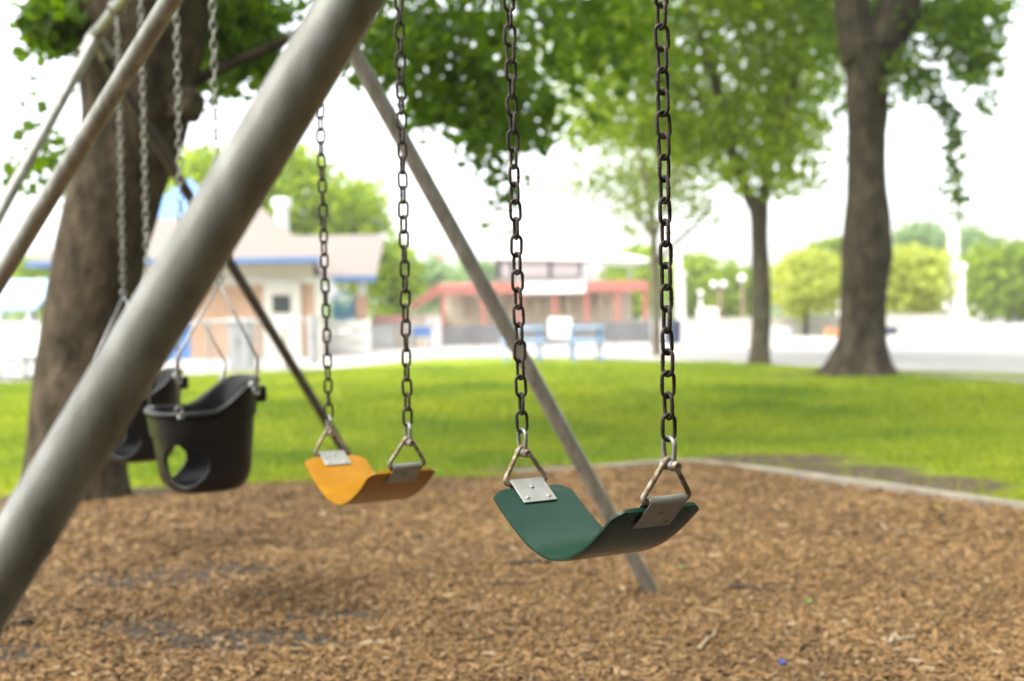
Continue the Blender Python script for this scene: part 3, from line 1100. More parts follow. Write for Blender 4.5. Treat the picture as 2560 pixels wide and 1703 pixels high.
# knot on the right side
kn = MB(); kn.sphere(tp(452, 262, 6.8), .11, 28, 18)
kv = []
for p in kn.v:
    q = Vector(p); kv.append(tuple(q + Vector((mnoise.noise(q * 9), mnoise.noise(q * 9 + Vector((5, 5, 5))), mnoise.noise(q * 9 + Vector((9, 1, 3))))) * .06))
kn.v = kv
for k in (m2, m3, m4, kn):
    m.add(k.v, k.f)
tr = m.build('trunk', M['bark_near'], t1, sharp=180)
m = trunk_mesh([tp(440, 232, 6.9), tp(500, 196, 6.95), tp(600, 150, 7.05), tp(700, 108, 7.2), tp(800, 60, 7.5), tp(930, -10, 8.0), tp(1080, -60, 8.8), tp(1260, -90, 9.6)], [.055, .040, .033, .030, .028, .030, .025, .015], 14, 6, .08, 9)
m.build('branch', M['bark_near'], t1, sharp=180)
m = trunk_mesh([tp(160, 60, 6.8), tp(128, 10, 6.7), tp(90, -80, 6.5), tp(20, -240, 6.2)], [.05, .042, .035, .02], 12, 5, .08, 9)
m.build('branch', M['bark_near'], t1, sharp=180)
P1 = []
P1.append((region(46, 140, 72, 36, 56, 6.4, 7.6), .11, .05, 11))
P1.append((region(16, 165, 10, 40, 50, 6.6, 7.6), .11, .07, 10))
P1.append((region(34, 125, 400, 75, 120, 7.6, 9.5), .10, .09, 5))
P1.append((region(8, 80, 240, 60, 120, 7.5, 9.5), .10, .10, 2))
P1.append((region(90, 610, 70, 150, 130, 7.6, 9.0), .105, .11, 7))
P1.append((region(50, 600, 180, 120, 65, 7.5, 8.6), .10, .09, 8))
P1.append((region(60, 540, 40, 70, 120, 6.9, 8.0), .10, .09, 9))
# limb reaching across to the right: the dark leafy mass
P1.append((region(250, 1330, 40, 360, 190, 8.4, 12.5), .115, .17, 7))
P1.append((region(85, 1190, 170, 170, 130, 8.4, 10.5), .11, .14, 6))
P1.append((region(65, 1010, 70, 130, 120, 7.8, 9.5), .105, .11, 7))
P1.append((region(34, 960, 130, 70, 70, 7.8, 9.2), .10, .10, 6))
P1.append((region(36, 1110, 270, 60, 70, 8.4, 9.8), .10, .10, 6))
P1.append((region(90, 1265, 290, 85, 80, 8.4, 10.5), .11, .12, 9))
for a_, b_, n in (((1225, 300), (1245, 470), 26), ((1245, 400), (1232, 540), 12), ((1170, 330), (1180, 390), 7), ((1010, 200), (1080, 300), 12), ((905, 110), (900, 180), 6), ((880, 20), (900, 110), 8)):
    P1.append((twig_line(at(*a_, 8.8), at(*b_, 8.9), n), .085, .05, 4))
# crown overhead (above the frame), extended behind the camera to block sky
over = []
while len(over) < 1100:
    x, y, z = random.uniform(-9, 9.5), random.uniform(-9, 13.5), random.uniform(0, 1)
    rr_ = math.hypot((x - .5) / 9, (y - 2.5) / 11)
    if rr_ > 1: continue
    zz = 4.2 + .13 * max(0, y) + z * 3.5 * (1 - rr_ ** 2)
    if zz < 1.06 + .29 * y + .5: continue
    p = Vector((x, y, zz))
    if mnoise.noise(p * .5) < -.15: continue
    over.append(p)
P1.append((over, .28, .35, 6))
over = []  # extra unseen leaf layer, added above the view to shade the near lawn
while len(over) < 900:
    x, y, z = random.uniform(-9, 8), random.uniform(7.5, 14.5), random.uniform(0, 2.2)
    p = Vector((x, y, 1.06 + .29 * y + .7 + z))
    if mnoise.noise(p * .45) < -.1: continue
    over.append(p)
P1.append((over, .28, .4, 6))
low = []  # unseen leaf screen behind and right of the camera, added to block low skylight
while len(low) < 5200:
    a = random.uniform(R(42), R(238)); r_ = random.uniform(6.5, 9.5)
    p = Vector((r_ * math.sin(a) * 1.0 , 1.0 + r_ * math.cos(a) , random.uniform(.2, 8.5)))
    v_ = p - EYE
    if v_.y > 0 and abs(v_.x) / v_.y < .62: continue
    if p.x < 0 and p.y > -1.5: continue
    low.append(p)
P1.append((low, .50, .4, 6))
crown('crown', P1, M['leaf_near'], t1)

# big right tree
D2 = 18.5
base = gnd(2148, 940)
D2 = (base - EYE).dot(FW)
t2 = thing('shade_tree', 'big dark trunked tree with flared base on lawn, rightmost trunk', 'tree', (base.x, base.y, 0), 'shade trees on the lawn')
q2 = lambda px, py, d=D2: at(px, py, d)
m = trunk_mesh([Vector((base.x, base.y, -.1)), q2(2152, 900), q2(2158, 830), q2(2160, 740), q2(2166, 640), q2(2166, 560), q2(2164, 450), q2(2166, 330), q2(2168, 200), q2(2172, 110)],
               [.37, .34, .325, .325, .375, .345, .30, .295, .33, .42], 44, 8, .10, 2, .85, 6)
l1 = trunk_mesh([q2(2155, 160), q2(2133, 40), q2(2095, -160), q2(2000, -520, 18), q2(1880, -900, 17.5)], [.30, .27, .22, .15, .08], 22, 6, .08, 4)
l2 = trunk_mesh([q2(2190, 170), q2(2240, 30), q2(2300, -160), q2(2420, -560, 19), q2(2500, -900, 19)], [.33, .32, .26, .16, .08], 22, 6, .08, 7)
m.add(l1.v, l1.f); m.add(l2.v, l2.f)
m.build('trunk', M['bark_far'], t2, sharp=180)
m = trunk_mesh([q2(2260, 60, 18.4), q2(2330, 20, 18.6), q2(2420, -40, 18.9)], [.10, .08, .05], 10, 5, .08, 5)
m.build('branch', M['bark_far'], t2, sharp=180)
P2 = []
P2.append((region(100, 2130, -10, 130, 60, 19.2, 22), .13, .18, 9))
P2.append((region(60, 2340, 50, 80, 100, 18.2, 20.5), .13, .16, 8))
P2.append((region(60, 2400, 70, 60, 90, 17.5, 19.5), .13, .16, 9))
P2.append((region(60, 2430, 150, 40, 80, 17.5, 19.2), .13, .14, 8))
P2.append((region(40, 2450, 20, 60, 40, 17.5, 19.2), .13, .14, 8))
P2.append((region(22, 2310, 190, 30, 40, 17.8, 19), .12, .12, 8))
P2.append((region(34, 2258, 190, 22, 90, 17.6, 18.2), .12, .10, 7))
P2.append((region(50, 2075, 100, 40, 70, 18.8, 21), .12, .14, 8))
P2.append((region(40, 2075, 250, 40, 130, 18.5, 20.5), .12, .14, 4))
P2.append((region(16, 2465, 246, 14, 50, 18, 19), .12, .08, 4))
for a_, b_, n in (((2335, 225), (2375, 290), 14), ((2375, 290), (2385, 440), 26), ((2385, 440), (2392, 560), 12), ((2440, 130), (2465, 200), 9)):
    P2.append((twig_line(at(*a_, 18), at(*b_, 18.1), n), .13, .06, 6))
over = ball(900, (base.x, base.y, 9.2), (6.5, 6.5, 3.2), .2)
over = [p for p in over if p.z > 1.06 + .275 * p.y]
P2.append((over, .26, .35, 6))
crown('crown', P2, M['leaf_mid'], t2)

# second tree
base = gnd(1897, 912)
D3 = (base - EYE).dot(FW)
t3 = thing('shade_tree', 'slim grey brown tree forking low with bright green crown, middle of lawn', 'tree', (base.x, base.y, 0), 'shade trees on the lawn')
q3 = lambda px, py, d=D3: at(px, py, d)
m = trunk_mesh([Vector((base.x, base.y, -.1)), q3(1899, 880), q3(1904, 780), q3(1902, 680), q3(1899, 600), q3(1898, 540), q3(1895, 500)], [.20, .185, .175, .168, .155, .175, .20], 28, 8, .06, 6, .38, 5)
a1 = trunk_mesh([q3(1892, 530), q3(1868, 480), q3(1838, 410), q3(1822, 330), q3(1800, 250), q3(1760, 120), q3(1700, -40), q3(1620, -300)], [.13, .125, .115, .105, .09, .075, .055, .03], 16, 5, .06, 3)
a2 = trunk_mesh([q3(1900, 530), q3(1914, 470), q3(1924, 400), q3(1945, 330), q3(1975, 240), q3(2010, 100), q3(2060, -120)], [.13, .12, .105, .085, .07, .05, .03], 16, 5, .06, 5)
m.add(a1.v, a1.f); m.add(a2.v, a2.f)
m.build('trunk', M['bark_mid'], t3, sharp=180)
m = trunk_mesh([q3(1822, 340), q3(1790, 300), q3(1730, 240), q3(1650, 200), q3(1560, 170)], [.06, .055, .05, .04, .02], 10, 5, .06, 3)
m.build('branch', M['bark_mid'], t3, sharp=180)
m = trunk_mesh([q3(1838, 400), q3(1800, 330), q3(1780, 350), q3(1740, 330)], [.05, .04, .03, .02], 10, 5, .06, 3)
m.build('branch', M['bark_mid'], t3, sharp=180)
P3 = []
P3.append((region(900, 1770, 120, 310, 240, 21.5, 27.0), .14, .24, 8))
P3.append((region(420, 1540, 180, 200, 180, 20.5, 25), .14, .22, 8))
P3.append((region(380, 1985, 110, 170, 170, 22, 27), .14, .24, 8))
P3.append((region(240, 1900, 320, 160, 120, 21, 25), .14, .20, 9))
P3.append((region(150, 1680, 330, 130, 70, 21, 25), .14, .18, 8))
P3.append((region(60, 1850, 420, 90, 60, 21, 24), .13, .16, 7))
P3.append((region(40, 1960, 440, 50, 50, 21, 24), .13, .14, 7))
P3.append((region(50, 2010, 330, 70, 70, 21, 24.5), .13, .16, 5))
P3.append((region(16, 2030, 430, 40, 40, 21, 24), .13, .12, 5))
P3.append((region(30, 1440, 300, 90, 70, 21, 24), .13, .16, 5))
over = [p for p in ball(800, (base.x - .3, base.y, 8.6), (4.2, 4.2, 3.0), .2) if p.z > 7.2]
P3.append((over, .26, .3, 6))
crown('crown', P3, M['leaf_bright'], t3)

# third tree
base = gnd(1641, 890)
D4 = (base - EYE).dot(FW)
t4 = thing('shade_tree', 'thin pale trunked young tree with sparse olive crown behind the nearest chain', 'tree', (base.x, base.y, 0), 'shade trees on the lawn')
q4 = lambda px, py, d=D4: at(px, py, d)
m = trunk_mesh([Vector((base.x, base.y, -.1)), q4(1641, 850), q4(1640, 760), q4(1638, 680), q4(1634, 600), q4(1628, 540), q4(1618, 470), q4(1600, 380), q4(1590, 260)], [.115, .105, .10, .095, .09, .085, .07, .05, .03], 18, 6, .06, 9, .4)
a1 = trunk_mesh([q4(1640, 660), q4(1665, 630), q4(1700, 598), q4(1745, 556), q4(1790, 490)], [.06, .055, .05, .04, .02], 10, 5, .06, 9)
a2 = trunk_mesh([q4(1630, 590), q4(1600, 540), q4(1570, 510), q4(1530, 500)], [.045, .035, .03, .02], 10, 5, .06, 9)
a3 = trunk_mesh([q4(1636, 600), q4(1660, 530), q4(1690, 440), q4(1720, 380)], [.05, .045, .035, .02], 10, 5, .06, 9)
for k in (a1, a2, a3): m.add(k.v, k.f)
m.build('trunk', M['bark_pale'], t4, sharp=180)
P4 = [(region(120, 1590, 400, 170, 75, 26, 31), .15, .24, 8), (region(70, 1560, 470, 130, 60, 26, 30), .15, .22, 6), (region(70, 1690, 450, 90, 80, 26, 30), .15, .22, 8),
      (region(50, 1590, 560, 70, 55, 26, 30), .14, .2, 4), (region(26, 1750, 520, 60, 40, 26, 30), .14, .2, 4), (region(14, 1430, 470, 50, 22, 26, 29), .14, .12, 5), (region(120, 1600, 250, 160, 120, 27, 31), .15, .25, 6)]
crown('crown', P4, M['leaf_olive'], t4)


# background trees
def bg_tree(label, x0, x1, y0, y1, d, mat, n=260, size=.34, group='trees beyond the pavement', foot=None, per=9, depth=None, trunkr=.12):
    cx, cy = (x0 + x1) / 2, (y0 + y1) / 2
    c = at(cx, cy, d)
    rx, rz = (x1 - x0) / 2 * d / FPX, (y1 - y0) / 2 * d / FPX
    t = thing('leafy_tree', label, 'tree', (c.x, c.y, 0), group)
    m = trunk_mesh([Vector((c.x, c.y, -.1)), Vector((c.x + .05, c.y, c.z * .4)), Vector((c.x, c.y, c.z + rz * .3))], [trunkr, trunkr * .85, trunkr * .4], 12, 5, .06, d, .3)
    m.build('trunk', M['bark_far'], t, sharp=180)
    crown('crown', [(ball(n, c, (rx * .95, depth or rx * .9, rz * .92), .45, -.25, .5), size, size * .75, per)], mat, t)
    return t


bg_tree('bright green tree rising behind the blue cupola of the pool house', 405, 620, 345, 700, 46, M['leaf_sun'], 300)
bg_tree('yellow green tree behind the white roof vent', 600, 850, 335, 720, 47, M['leaf_sun'], 380)
bg_tree('rounded bright tree above the flat end of the tan roof', 780, 985, 440, 740, 50, M['leaf_sun'], 300)
bg_tree('leafy tree beside the brick post at the end of the pool house', 925, 1015, 590, 815, 46, M['leaf_bright'], 170)
bg_tree('low hazy tree behind the left end of the red stand roof', 1000, 1150, 640, 790, 85, M['leaf_haze'], 140, .5)
bg_tree('hazy tree right beside the press box wall', 1130, 1255, 630, 790, 90, M['leaf_haze'], 120, .5)
bg_tree('yellow green tree beside the tip of the white stand roof', 1520, 1650, 600, 800, 72, M['leaf_sun'], 150, .45)
bg_tree('green tree between the white pole and the twin globe lamp', 1675, 1800, 625, 810, 74, M['leaf_sun'], 200, .45)
bg_tree('darker green tree behind the single globe lamp', 1775, 1905, 650, 810, 70, M['leaf_bright'], 180, .45)
bg_tree('round yellow lollipop tree left of the big trunk', 1912, 2112, 615, 792, 45, M['leaf_yellow'], 420, .24, trunkr=.11)
bg_tree('round yellow green tree right of the big trunk', 2170, 2372, 605, 792, 47, M['leaf_yellow'], 420, .24, trunkr=.11)
bg_tree('tall hazy tree behind the round yellow tree, right of the big trunk', 2200, 2385, 540, 790, 95, M['leaf_haze'], 260, .6)
bg_tree('hazy tree behind the tall white pole', 2360, 2500, 550, 790, 98, M['leaf_haze'], 200, .6)
bg_tree('broad green tree above the white van', 2400, 2640, 598, 798, 66, M['leaf_bright'], 330, .45)
bg_tree('hazy tree at the far right end of the tree row', 2560, 2800, 560, 800, 90, M['leaf_haze'], 200, .6)
bg_tree('small green tree peeping out left of the big trunk', 2040, 2130, 575, 700, 80, M['leaf_bright'], 90, .5)
bg_tree('low green tree behind the pale blue canopy', 20, 140, 640, 790, 58, M['leaf_sun'], 150, .4)
bg_tree('hazy tree far left behind the pale blue canopy', -160, 30, 640, 790, 75, M['leaf_haze'], 150, .5)
ln = []
for i in range(900):
    x = random.uniform(-75, 75)
    hz = 2.2 + 1.6 * (mnoise.noise(Vector((x * .12, 3, 0))) + 1)
    ln.append((x, 135 + random.uniform(-4, 4), random.uniform(.2, hz)))
v, f = leaf_cloud(ln, .9, .7, 8)
tag(np_mesh('treeline', v, f, M['leaf_haze']), 'far line of low woods closing the view', 'woods', kind='stuff')

# ------------------------------------------------------------------ pool house
def wallbox(x0, x1, y, dep, z0, z1):
    """the pool house narrows towards the back on its right side"""
    xb = x1 * (y + dep) / y - .04
    return MB().add([(x0, y, z0), (x1, y, z0), (xb, y + dep, z0), (x0, y + dep, z0), (x0, y, z1), (x1, y, z1), (xb, y + dep, z1), (x0, y + dep, z1)],
                    [(3, 2, 1, 0), (4, 5, 6, 7), (0, 1, 5, 4), (1, 2, 6, 5), (2, 3, 7, 6), (3, 0, 4, 7)])


HD = 30.4
hb = gnd(640, 896); HY = hb.y
hx = lambda px, y=HY: EYE.x + (ray(px, 780).x / ray(px, 780).y) * y
hz = lambda py, px=640, y=HY: EYE.z + ray(px, py).z / ray(px, py).y * y
X0, X1 = hx(130), hx(786)
house = thing('pool_house', 'tan brick pool house with pale hip roof and blue cupola', 'building', ((X0 + X1) / 2, HY, 0))
zE = hz(660); DEP = 5.2
xa = hx(475)                                   # brick starts here; blue panel to its left
zb_, zw = hz(712), hz(690)
m = wallbox(xa, X1, HY, DEP, -.1, zb_); m.build('brick_wall', M['brick'], house)
m = MB(); m.obox((X0, HY + .02, -.1), (xa - X0 - .003, 0, 0), (0, DEP - .1, 0), (0, 0, zb_ + .1)); m.build('blue_wall', M['blue'], house)
m = wallbox(X0 - .02, X1 + .02, HY - .03, DEP, zb_ + .003, zw); m.build('wall_band', M['white_band'], house)
m = wallbox(X0, X1, HY + .01, DEP - .1, zw + .006, zE - .004); m.build('upper_wall', M['pale_wall'], house)
# corner boards
m = MB(); m.obox((X1 + .023, HY - .05, -.05), (.16, 0, 0), (0, .2, 0), (0, 0, zw)); m.build('corner_board', M['white_band'], house)
# door
dx0, dx1 = hx(661), hx(754)
dzt = hz(704)
m = MB(); m.obox((dx0, HY - .09, 0.004), (dx1 - dx0, 0, 0), (0, .05, 0), (0, 0, dzt)); dr = m.build('door', M['white_band'], house)
m = MB()
m.obox((hx(684), HY - .115, hz(783)), (hx(728) - hx(684), 0, 0), (0, .02, 0), (0, 0, hz(740) - hz(783))); m.build('window', M['glass'], dr)
m = MB(); m.obox((hx(690), HY - .10, hz(818)), (hx(724) - hx(690), 0, 0), (0, .008, 0), (0, 0, hz(795) - hz(818))); m.build('notice', M['white'], dr)
m = MB(); m.sphere((hx(668), HY - .12, hz(812)), .035, 10, 8); m.build('handle', M['galv'], dr)
# roof: hipped, eave overhang, ridge
ov = .75
ex0, ex1 = hx(70, HY - ov), hx(802, HY - ov); ey0, ey1 = HY - ov, HY + DEP + ov
zr = hz(512, 640, HY + DEP / 2)
rx0, rx1 = hx(370, HY + DEP / 2), hx(650, HY + DEP / 2)
ze = hz(645, 640, HY - ov)
m = MB()
exb = ex1 * ey1 / ey0 - .03
E_ = [(ex0, ey0, ze), (ex1, ey0, ze), (exb, ey1, ze), (ex0, ey1, ze), (rx0, HY + DEP / 2, zr), (rx1, HY + DEP / 2, zr)]
B_ = [(x, y, ze - .03) for x, y, z in E_[:4]]
m.add(E_ + B_, [(0, 1, 5, 4), (1, 2, 5), (2, 3, 4, 5), (3, 0, 4), (9, 8, 7, 6), (0, 6, 7, 1), (1, 7, 8, 2), (2, 8, 9, 3), (3, 9, 6, 0)])
rf = m.build('roof', M['shingle'], house, sharp=20)
m = MB()
for (a, b) in (((ex0, ey0), (ex1, ey0)), ((exb, ey1), (ex0, ey1)), ((ex0, ey1), (ex0, ey0))):
    d = Vector((b[0] - a[0], b[1] - a[1], 0)); nn = Vector((d.y, -d.x, 0)).normalized() * .04
    m.obox((a[0], a[1], ze - .14), d, nn, (0, 0, .15))
m.build('fascia', M['fascia'], rf)
# cupola
cx0, cx1 = hx(345, HY + 1.8), hx(560, HY + 1.8)
cy0 = HY + 1.8; cdep = cx1 - cx0
cz0, cz1 = hz(543, 460, cy0), hz(446, 455, cy0 + cdep / 2)
m = MB(); m.obox((cx0 + .12, cy0 + .12, cz0 - 1.0), (cdep - .24, 0, 0), (0, cdep - .24, 0), (0, 0, 1.0)); m.build('cupola_wall', M['white_band'], rf)
m = MB()
mid_ = ((cx0 + cx1) / 2, cy0 + cdep / 2, cz1)
m.add([(cx0, cy0, cz0), (cx1, cy0, cz0), (cx1, cy0 + cdep, cz0), (cx0, cy0 + cdep, cz0), mid_], [(0, 1, 4), (1, 2, 4), (2, 3, 4), (3, 0, 4), (3, 2, 1, 0)])
m.build('cupola_roof', M['seam'], rf, sharp=20)
# wing on the right: lower roof on posts, further back
WY = gnd(905, 876).y
w0, w1 = hx(790, WY - .3), hx(942, WY - .3)
wzt, wzb = hz(588, 850, WY + 2.6), hz(692, 850, WY - .4)
m = MB()
m.add([(w0 - 1.9, WY - .4, wzb), (w1, WY - .4, wzb), (w1, WY + 2.6, wzt), (w0 - 1.9, WY + 2.6, wzt), (w0 - 1.9, WY - .4, wzb - .06), (w1, WY - .4, wzb - .06), (w1, WY + 2.6, wzt - .06), (w0 - 1.9, WY + 2.6, wzt - .06)],
      [(0, 1, 2, 3), (7, 6, 5, 4), (1, 5, 6, 2), (0, 3, 7, 4), (2, 6, 7, 3), (0, 4, 5, 1)])
wr = m.build('wing_roof', M['shingle'], house, sharp=20)
m = MB(); m.obox((hx(838, WY), WY - .45, wzb - .17), (w1 - hx(838, WY), 0, 0), (0, .047, 0), (0, 0, .19)); m.build('fascia', M['fascia'], wr)
m = MB(); px_ = hx(905, WY)
m.obox((px_ - .17, WY - .17, -.05), (.34, 0, 0), (0, .34, 0), (0, 0, hz(738, 905, WY) + .05)); po = m.build('post', M['brick'], house)
m = MB(); m.obox((px_ - .10, WY - .10, hz(738, 905, WY) + .003), (.2, 0, 0), (0, .2, 0), (0, 0, hz(706, 905, WY) - hz(738, 905, WY))); m.build('post_cap', M['white'], po)
# vent pipe on the roof
VY = WY - 1.5
vx = hx(710, VY)
m = MB(); r_ = (hx(727, VY) - hx(694, VY)) / 2
m.lathe((vx, VY, hz(600, 710, VY)), [(r_, 0), (r_, hz(522, 710, VY) - hz(600, 710, VY)), (r_ * 1.45, hz(517, 710, VY) - hz(600, 710, VY)), (r_ * 1.5, hz(500, 710, VY) - hz(600, 710, VY)), (r_ * 1.2, hz(496, 710, VY) - hz(600, 710, VY))], 20)
m.build('roof_vent', M['white'], rf)
# lattice arch panel under the wing
LX0, LX1 = hx(836, WY + .5), hx(890, WY + .5)
lz0, lz1 = hz(815, 860, WY + .5), hz(733, 860, WY + .5)
m = MB(); ly = WY + .5; lw = LX1 - LX0; lh = lz1 - lz0
for i in range(-4, 6):
    for s in (1, -1):
        pts = []
        for t in (0, 1):
            x = i / 5 + (t if s > 0 else 1 - t) * .9
            pts.append(Vector((LX0 + max(0, min(1, x)) * lw, ly + .01 * s, lz0 + t * lh * .8)))
        if (pts[0] - pts[1]).length > .25: m.tube(pts, .022, 6)
arch = [Vector((LX0 + lw * (.5 - .5 * math.cos(math.pi * k / 12)), ly, lz0 + lh * (.72 + .28 * math.sin(math.pi * k / 12)))) for k in range(13)]
m.tube([Vector((LX0, ly, 0))] + arch + [Vector((LX1, ly, 0))], .04, 8)
m.tube([Vector((LX0, ly, lz0)), Vector((LX1, ly, lz0))], .04, 8)
tag(m.build('lattice_panel', M['lattice'], None, (LX0 + lw / 2, ly, 0)), 'light blue arched lattice panel under the end of the pool house roof', 'lattice')

# apron fence of chain link in front of the pool house
FY = gnd(595, 928).y
fx = lambda px: hx(px, FY)
fence = thing('chain_link_fence', 'low grey chain link fence in front of the brick pool house wall', 'fence', (fx(600), FY, 0))
zt = hz(803, 600, FY)
m = MB(); m.tube([(fx(440), FY, zt), (fx(770), FY, zt)], .024, 10); m.tube([(fx(440), FY, .06), (fx(770), FY, .06)], .014, 8); m.build('rail', M['galv'], fence)
for p in (440, 520, 648, 710):
    m = MB(); m.tube([(fx(p), FY, -.05), (fx(p), FY, zt + .05)], .03, 10); m.build('fence_post', M['galv'], fence)
m = MB(); x_ = fx(440)
while x_ < fx(770):
    for s in (1, -1):
        a, b = Vector((x_, FY + .004 * s, .06)), Vector((x_ + s * (zt - .06), FY + .004 * s, zt))
        if fx(440) <= b.x <= fx(770): m.tube([a, b], .0022, 3, cap=False)
    x_ += .085
m.build('wire_mesh', M['galv'], fence)
for p0, p1, yt, lb in ((568, 624, 796, 'wide grey metal cabinet standing before the pool house'), (767, 787, 790, 'narrow grey metal cabinet at the corner of the pool house')):
    yb = 928 if p0 < 700 else 910
    yy = gnd(p0, yb).y - .05
    x0, x1 = hx(p0, yy), hx(p1, yy); zt2 = hz(yt, p0, yy)
    t = thing('metal_cabinet', lb, 'cabinet', ((x0 + x1) / 2, yy, 0), 'grey cabinets')
    m = MB(); m.obox((x0, yy, .005), (x1 - x0, 0, 0), (0, .4, 0), (0, 0, zt2)); m.build('body', M['grey_panel'], t, bevel=.01)
    nd = 2 if p0 < 700 else 1
    for k in range(nd):
        wd = (x1 - x0) / nd
        m = MB(); m.obox((x0 + wd * k + .02, yy - .022, .05), (wd - .04, 0, 0), (0, .02, 0), (0, 0, zt2 - .09)); dd = m.build('door', M['grey_panel'], t, bevel=.006)
        m = MB(); m.obox((x0 + wd * k + wd * .8, yy - .045, zt2 * .5), (.02, 0, 0), (0, .022, 0), (0, 0, .12)); m.build('handle', M['dark_metal'], dd)

# white slatted fence right of the pool house, red roofed shed
SY = 33.0
t = thing('slat_fence', 'low white boarded fence beside the brick post', 'fence', (hx(850, SY), SY, 0))
zt = hz(803, 850, SY)
for i in range(3):
    m = MB(); m.obox((hx(792, SY), SY, .05 + i * zt / 3), (hx(922, SY) - hx(792, SY), 0, 0), (0, .03, 0), (0, 0, zt / 3 - .05)); m.build('board', M['white'], t)
for p in (794, 835, 878, 920):
    m = MB(); m.obox((hx(p, SY) - .05, SY + .033, -.05), (.1, 0, 0), (0, .1, 0), (0, 0, zt + .1)); m.build('fence_post', M['white'], t)
SY = 38.0
t = thing('small_shed', 'small white shed with low red roof left of the stand', 'shed', (hx(970, SY), SY, 0))
x0, x1 = hx(925, SY), hx(1020, SY); zt = hz(806, 970, SY)
m = MB(); m.obox((x0, SY, -.05), (x1 - x0, 0, 0), (0, 1.5, 0), (0, 0, zt + .05)); m.build('wall', M['white'], t)
m = MB(); m.add([(x0 - .1, SY - .15, zt + .003), (x1 + .1, SY - .15, zt + .003), (x1 + .1, SY + 1.65, zt + .003), (x0 - .1, SY + 1.65, zt + .003), (x0 + .2, SY + .75, zt + .22), (x1 - .2, SY + .75, zt + .22)], [(0, 1, 5, 4), (1, 2, 5), (2, 3, 4, 5), (3, 0, 4), (3, 2, 1, 0)])
m.build('roof', M['red'], t, sharp=20)
m = MB(); m.obox((hx(985, SY), SY - .04, 0.01), (.5, 0, 0), (0, .037, 0), (0, 0, zt * .8)); m.build('door', M['pale_wall'], t)

# pale blue canopy and picnic table at the far left
CYy = 34.0
t = thing('shade_canopy', 'pale blue canopy roof on white posts at the far left', 'canopy', (hx(20, CYy), CYy, 0))
x0, x1 = hx(-160, CYy), hx(92, CYy); z0, z1 = hz(765, 20, CYy), hz(700, 20, CYy + 3)
m = MB(); m.add([(x0, CYy, z0), (x1, CYy, z0), (x1 - .4, CYy + 3, z1), (x0 + .4, CYy + 3, z1), (x0, CYy, z0 - .12), (x1, CYy, z0 - .12), (x1 - .4, CYy + 3, z1 - .12), (x0 + .4, CYy + 3, z1 - .12)], [(0, 1, 2, 3), (7, 6, 5, 4), (0, 4, 5, 1), (1, 5, 6, 2), (2, 6, 7, 3), (3, 7, 4, 0)])
m.build('roof', M['sky_blue'], t, sharp=20)
for x, y, z in ((x0 + .3, CYy + .2, z0), (x1 - .3, CYy + .2, z0), ((x0 + x1) / 2, CYy + .2, z0), (x0 + .6, CYy + 2.8, z1), (x1 - .6, CYy + 2.8, z1)):
    m = MB(); m.tube([(x, y, -.05), (x, y, z - .1)], .07, 12); m.build('post', M['white'], t)
t = thing('rail_fence', 'white picket fence under the pale blue canopy', 'fence', (hx(30, 31), 31, 0))
zt = hz(805, 30, 31)
m = MB()
x_ = hx(-180, 31)
while x_ < hx(100, 31):
    m.obox((x_, 31, .05), (.09, 0, 0), (0, .02, 0), (0, 0, zt - .05)); x_ += .16
m.build('pickets', M['white'], t)
for z in (.15, zt - .2):
    m = MB(); m.obox((hx(-180, 31), 31.024, z), (hx(100, 31) - hx(-180, 31), 0, 0), (0, .04, 0), (0, 0, .08)); m.build('rail', M['white'], t)
TY = gnd(40, 950).y
t = thing('picnic_table', 'grey metal picnic table on the pavement beside the leaning trunk', 'table', (hx(35, TY), TY, 0))
zt = hz(868, 40, TY)
m = MB(); m.obox((hx(-60, TY), TY, zt - .04), (hx(98, TY) - hx(-60, TY), 0, 0), (0, .75, 0), (0, 0, .04)); m.build('table_top', M['grey_panel'], t, bevel=.01)
for s in (-.45, 1.0):
    m = MB(); m.obox((hx(-60, TY), TY + s, .36), (hx(98, TY) - hx(-60, TY), 0, 0), (0, .25, 0), (0, 0, .035)); m.build('bench', M['grey_panel'], t, bevel=.01)
for p in (-30, 40, 80):
    m = MB(); x = hx(p, TY)
    m.tube([(x, TY + .37, 0), (x, TY + .37, zt - .045)], .03, 10); m.tube([(x, TY - .33, .34), (x, TY + 1.1, .34)], .022, 8); m.tube([(x, TY - .2, .02), (x, TY + .95, .02)], .022, 8)
    m.build('leg', M['dark_metal'], t)

# ------------------------------------------------------------------ ball park stand
BY = 40.0
bx = lambda px, y=BY: hx(px, y)
bz = lambda py, px=1350, y=BY: hz(py, px, y)
st = thing('grandstand', 'pale grandstand with red canopy, red posts and white press box roof', 'grandstand', (bx(1330), BY, 0))
zr0, zr1 = bz(732), bz(710)
m = MB(); m.obox((bx(1092), BY, zr0), (bx(1622) - bx(1092), 0, 0), (0, .3, 0), (0, 0, zr1 - zr0)); m.build('canopy_fascia', M['red'], st)
m = MB(); m.add([(bx(1026), BY + .15, bz(772)), (bx(1091), BY + .15, bz(735)), (bx(1091), BY + .15, bz(707)), (bx(1026), BY + .15, bz(755)), (bx(1026), BY + .45, bz(772)), (bx(1091), BY + .45, bz(735)), (bx(1091), BY + .45, bz(707)), (bx(1026), BY + .45, bz(755))], [(0, 1, 2, 3), (7, 6, 5, 4), (3, 2, 6, 7), (0, 4, 5, 1), (0, 3, 7, 4), (1, 5, 6, 2)])
m.build('canopy_slope', M['red'], st, sharp=20)
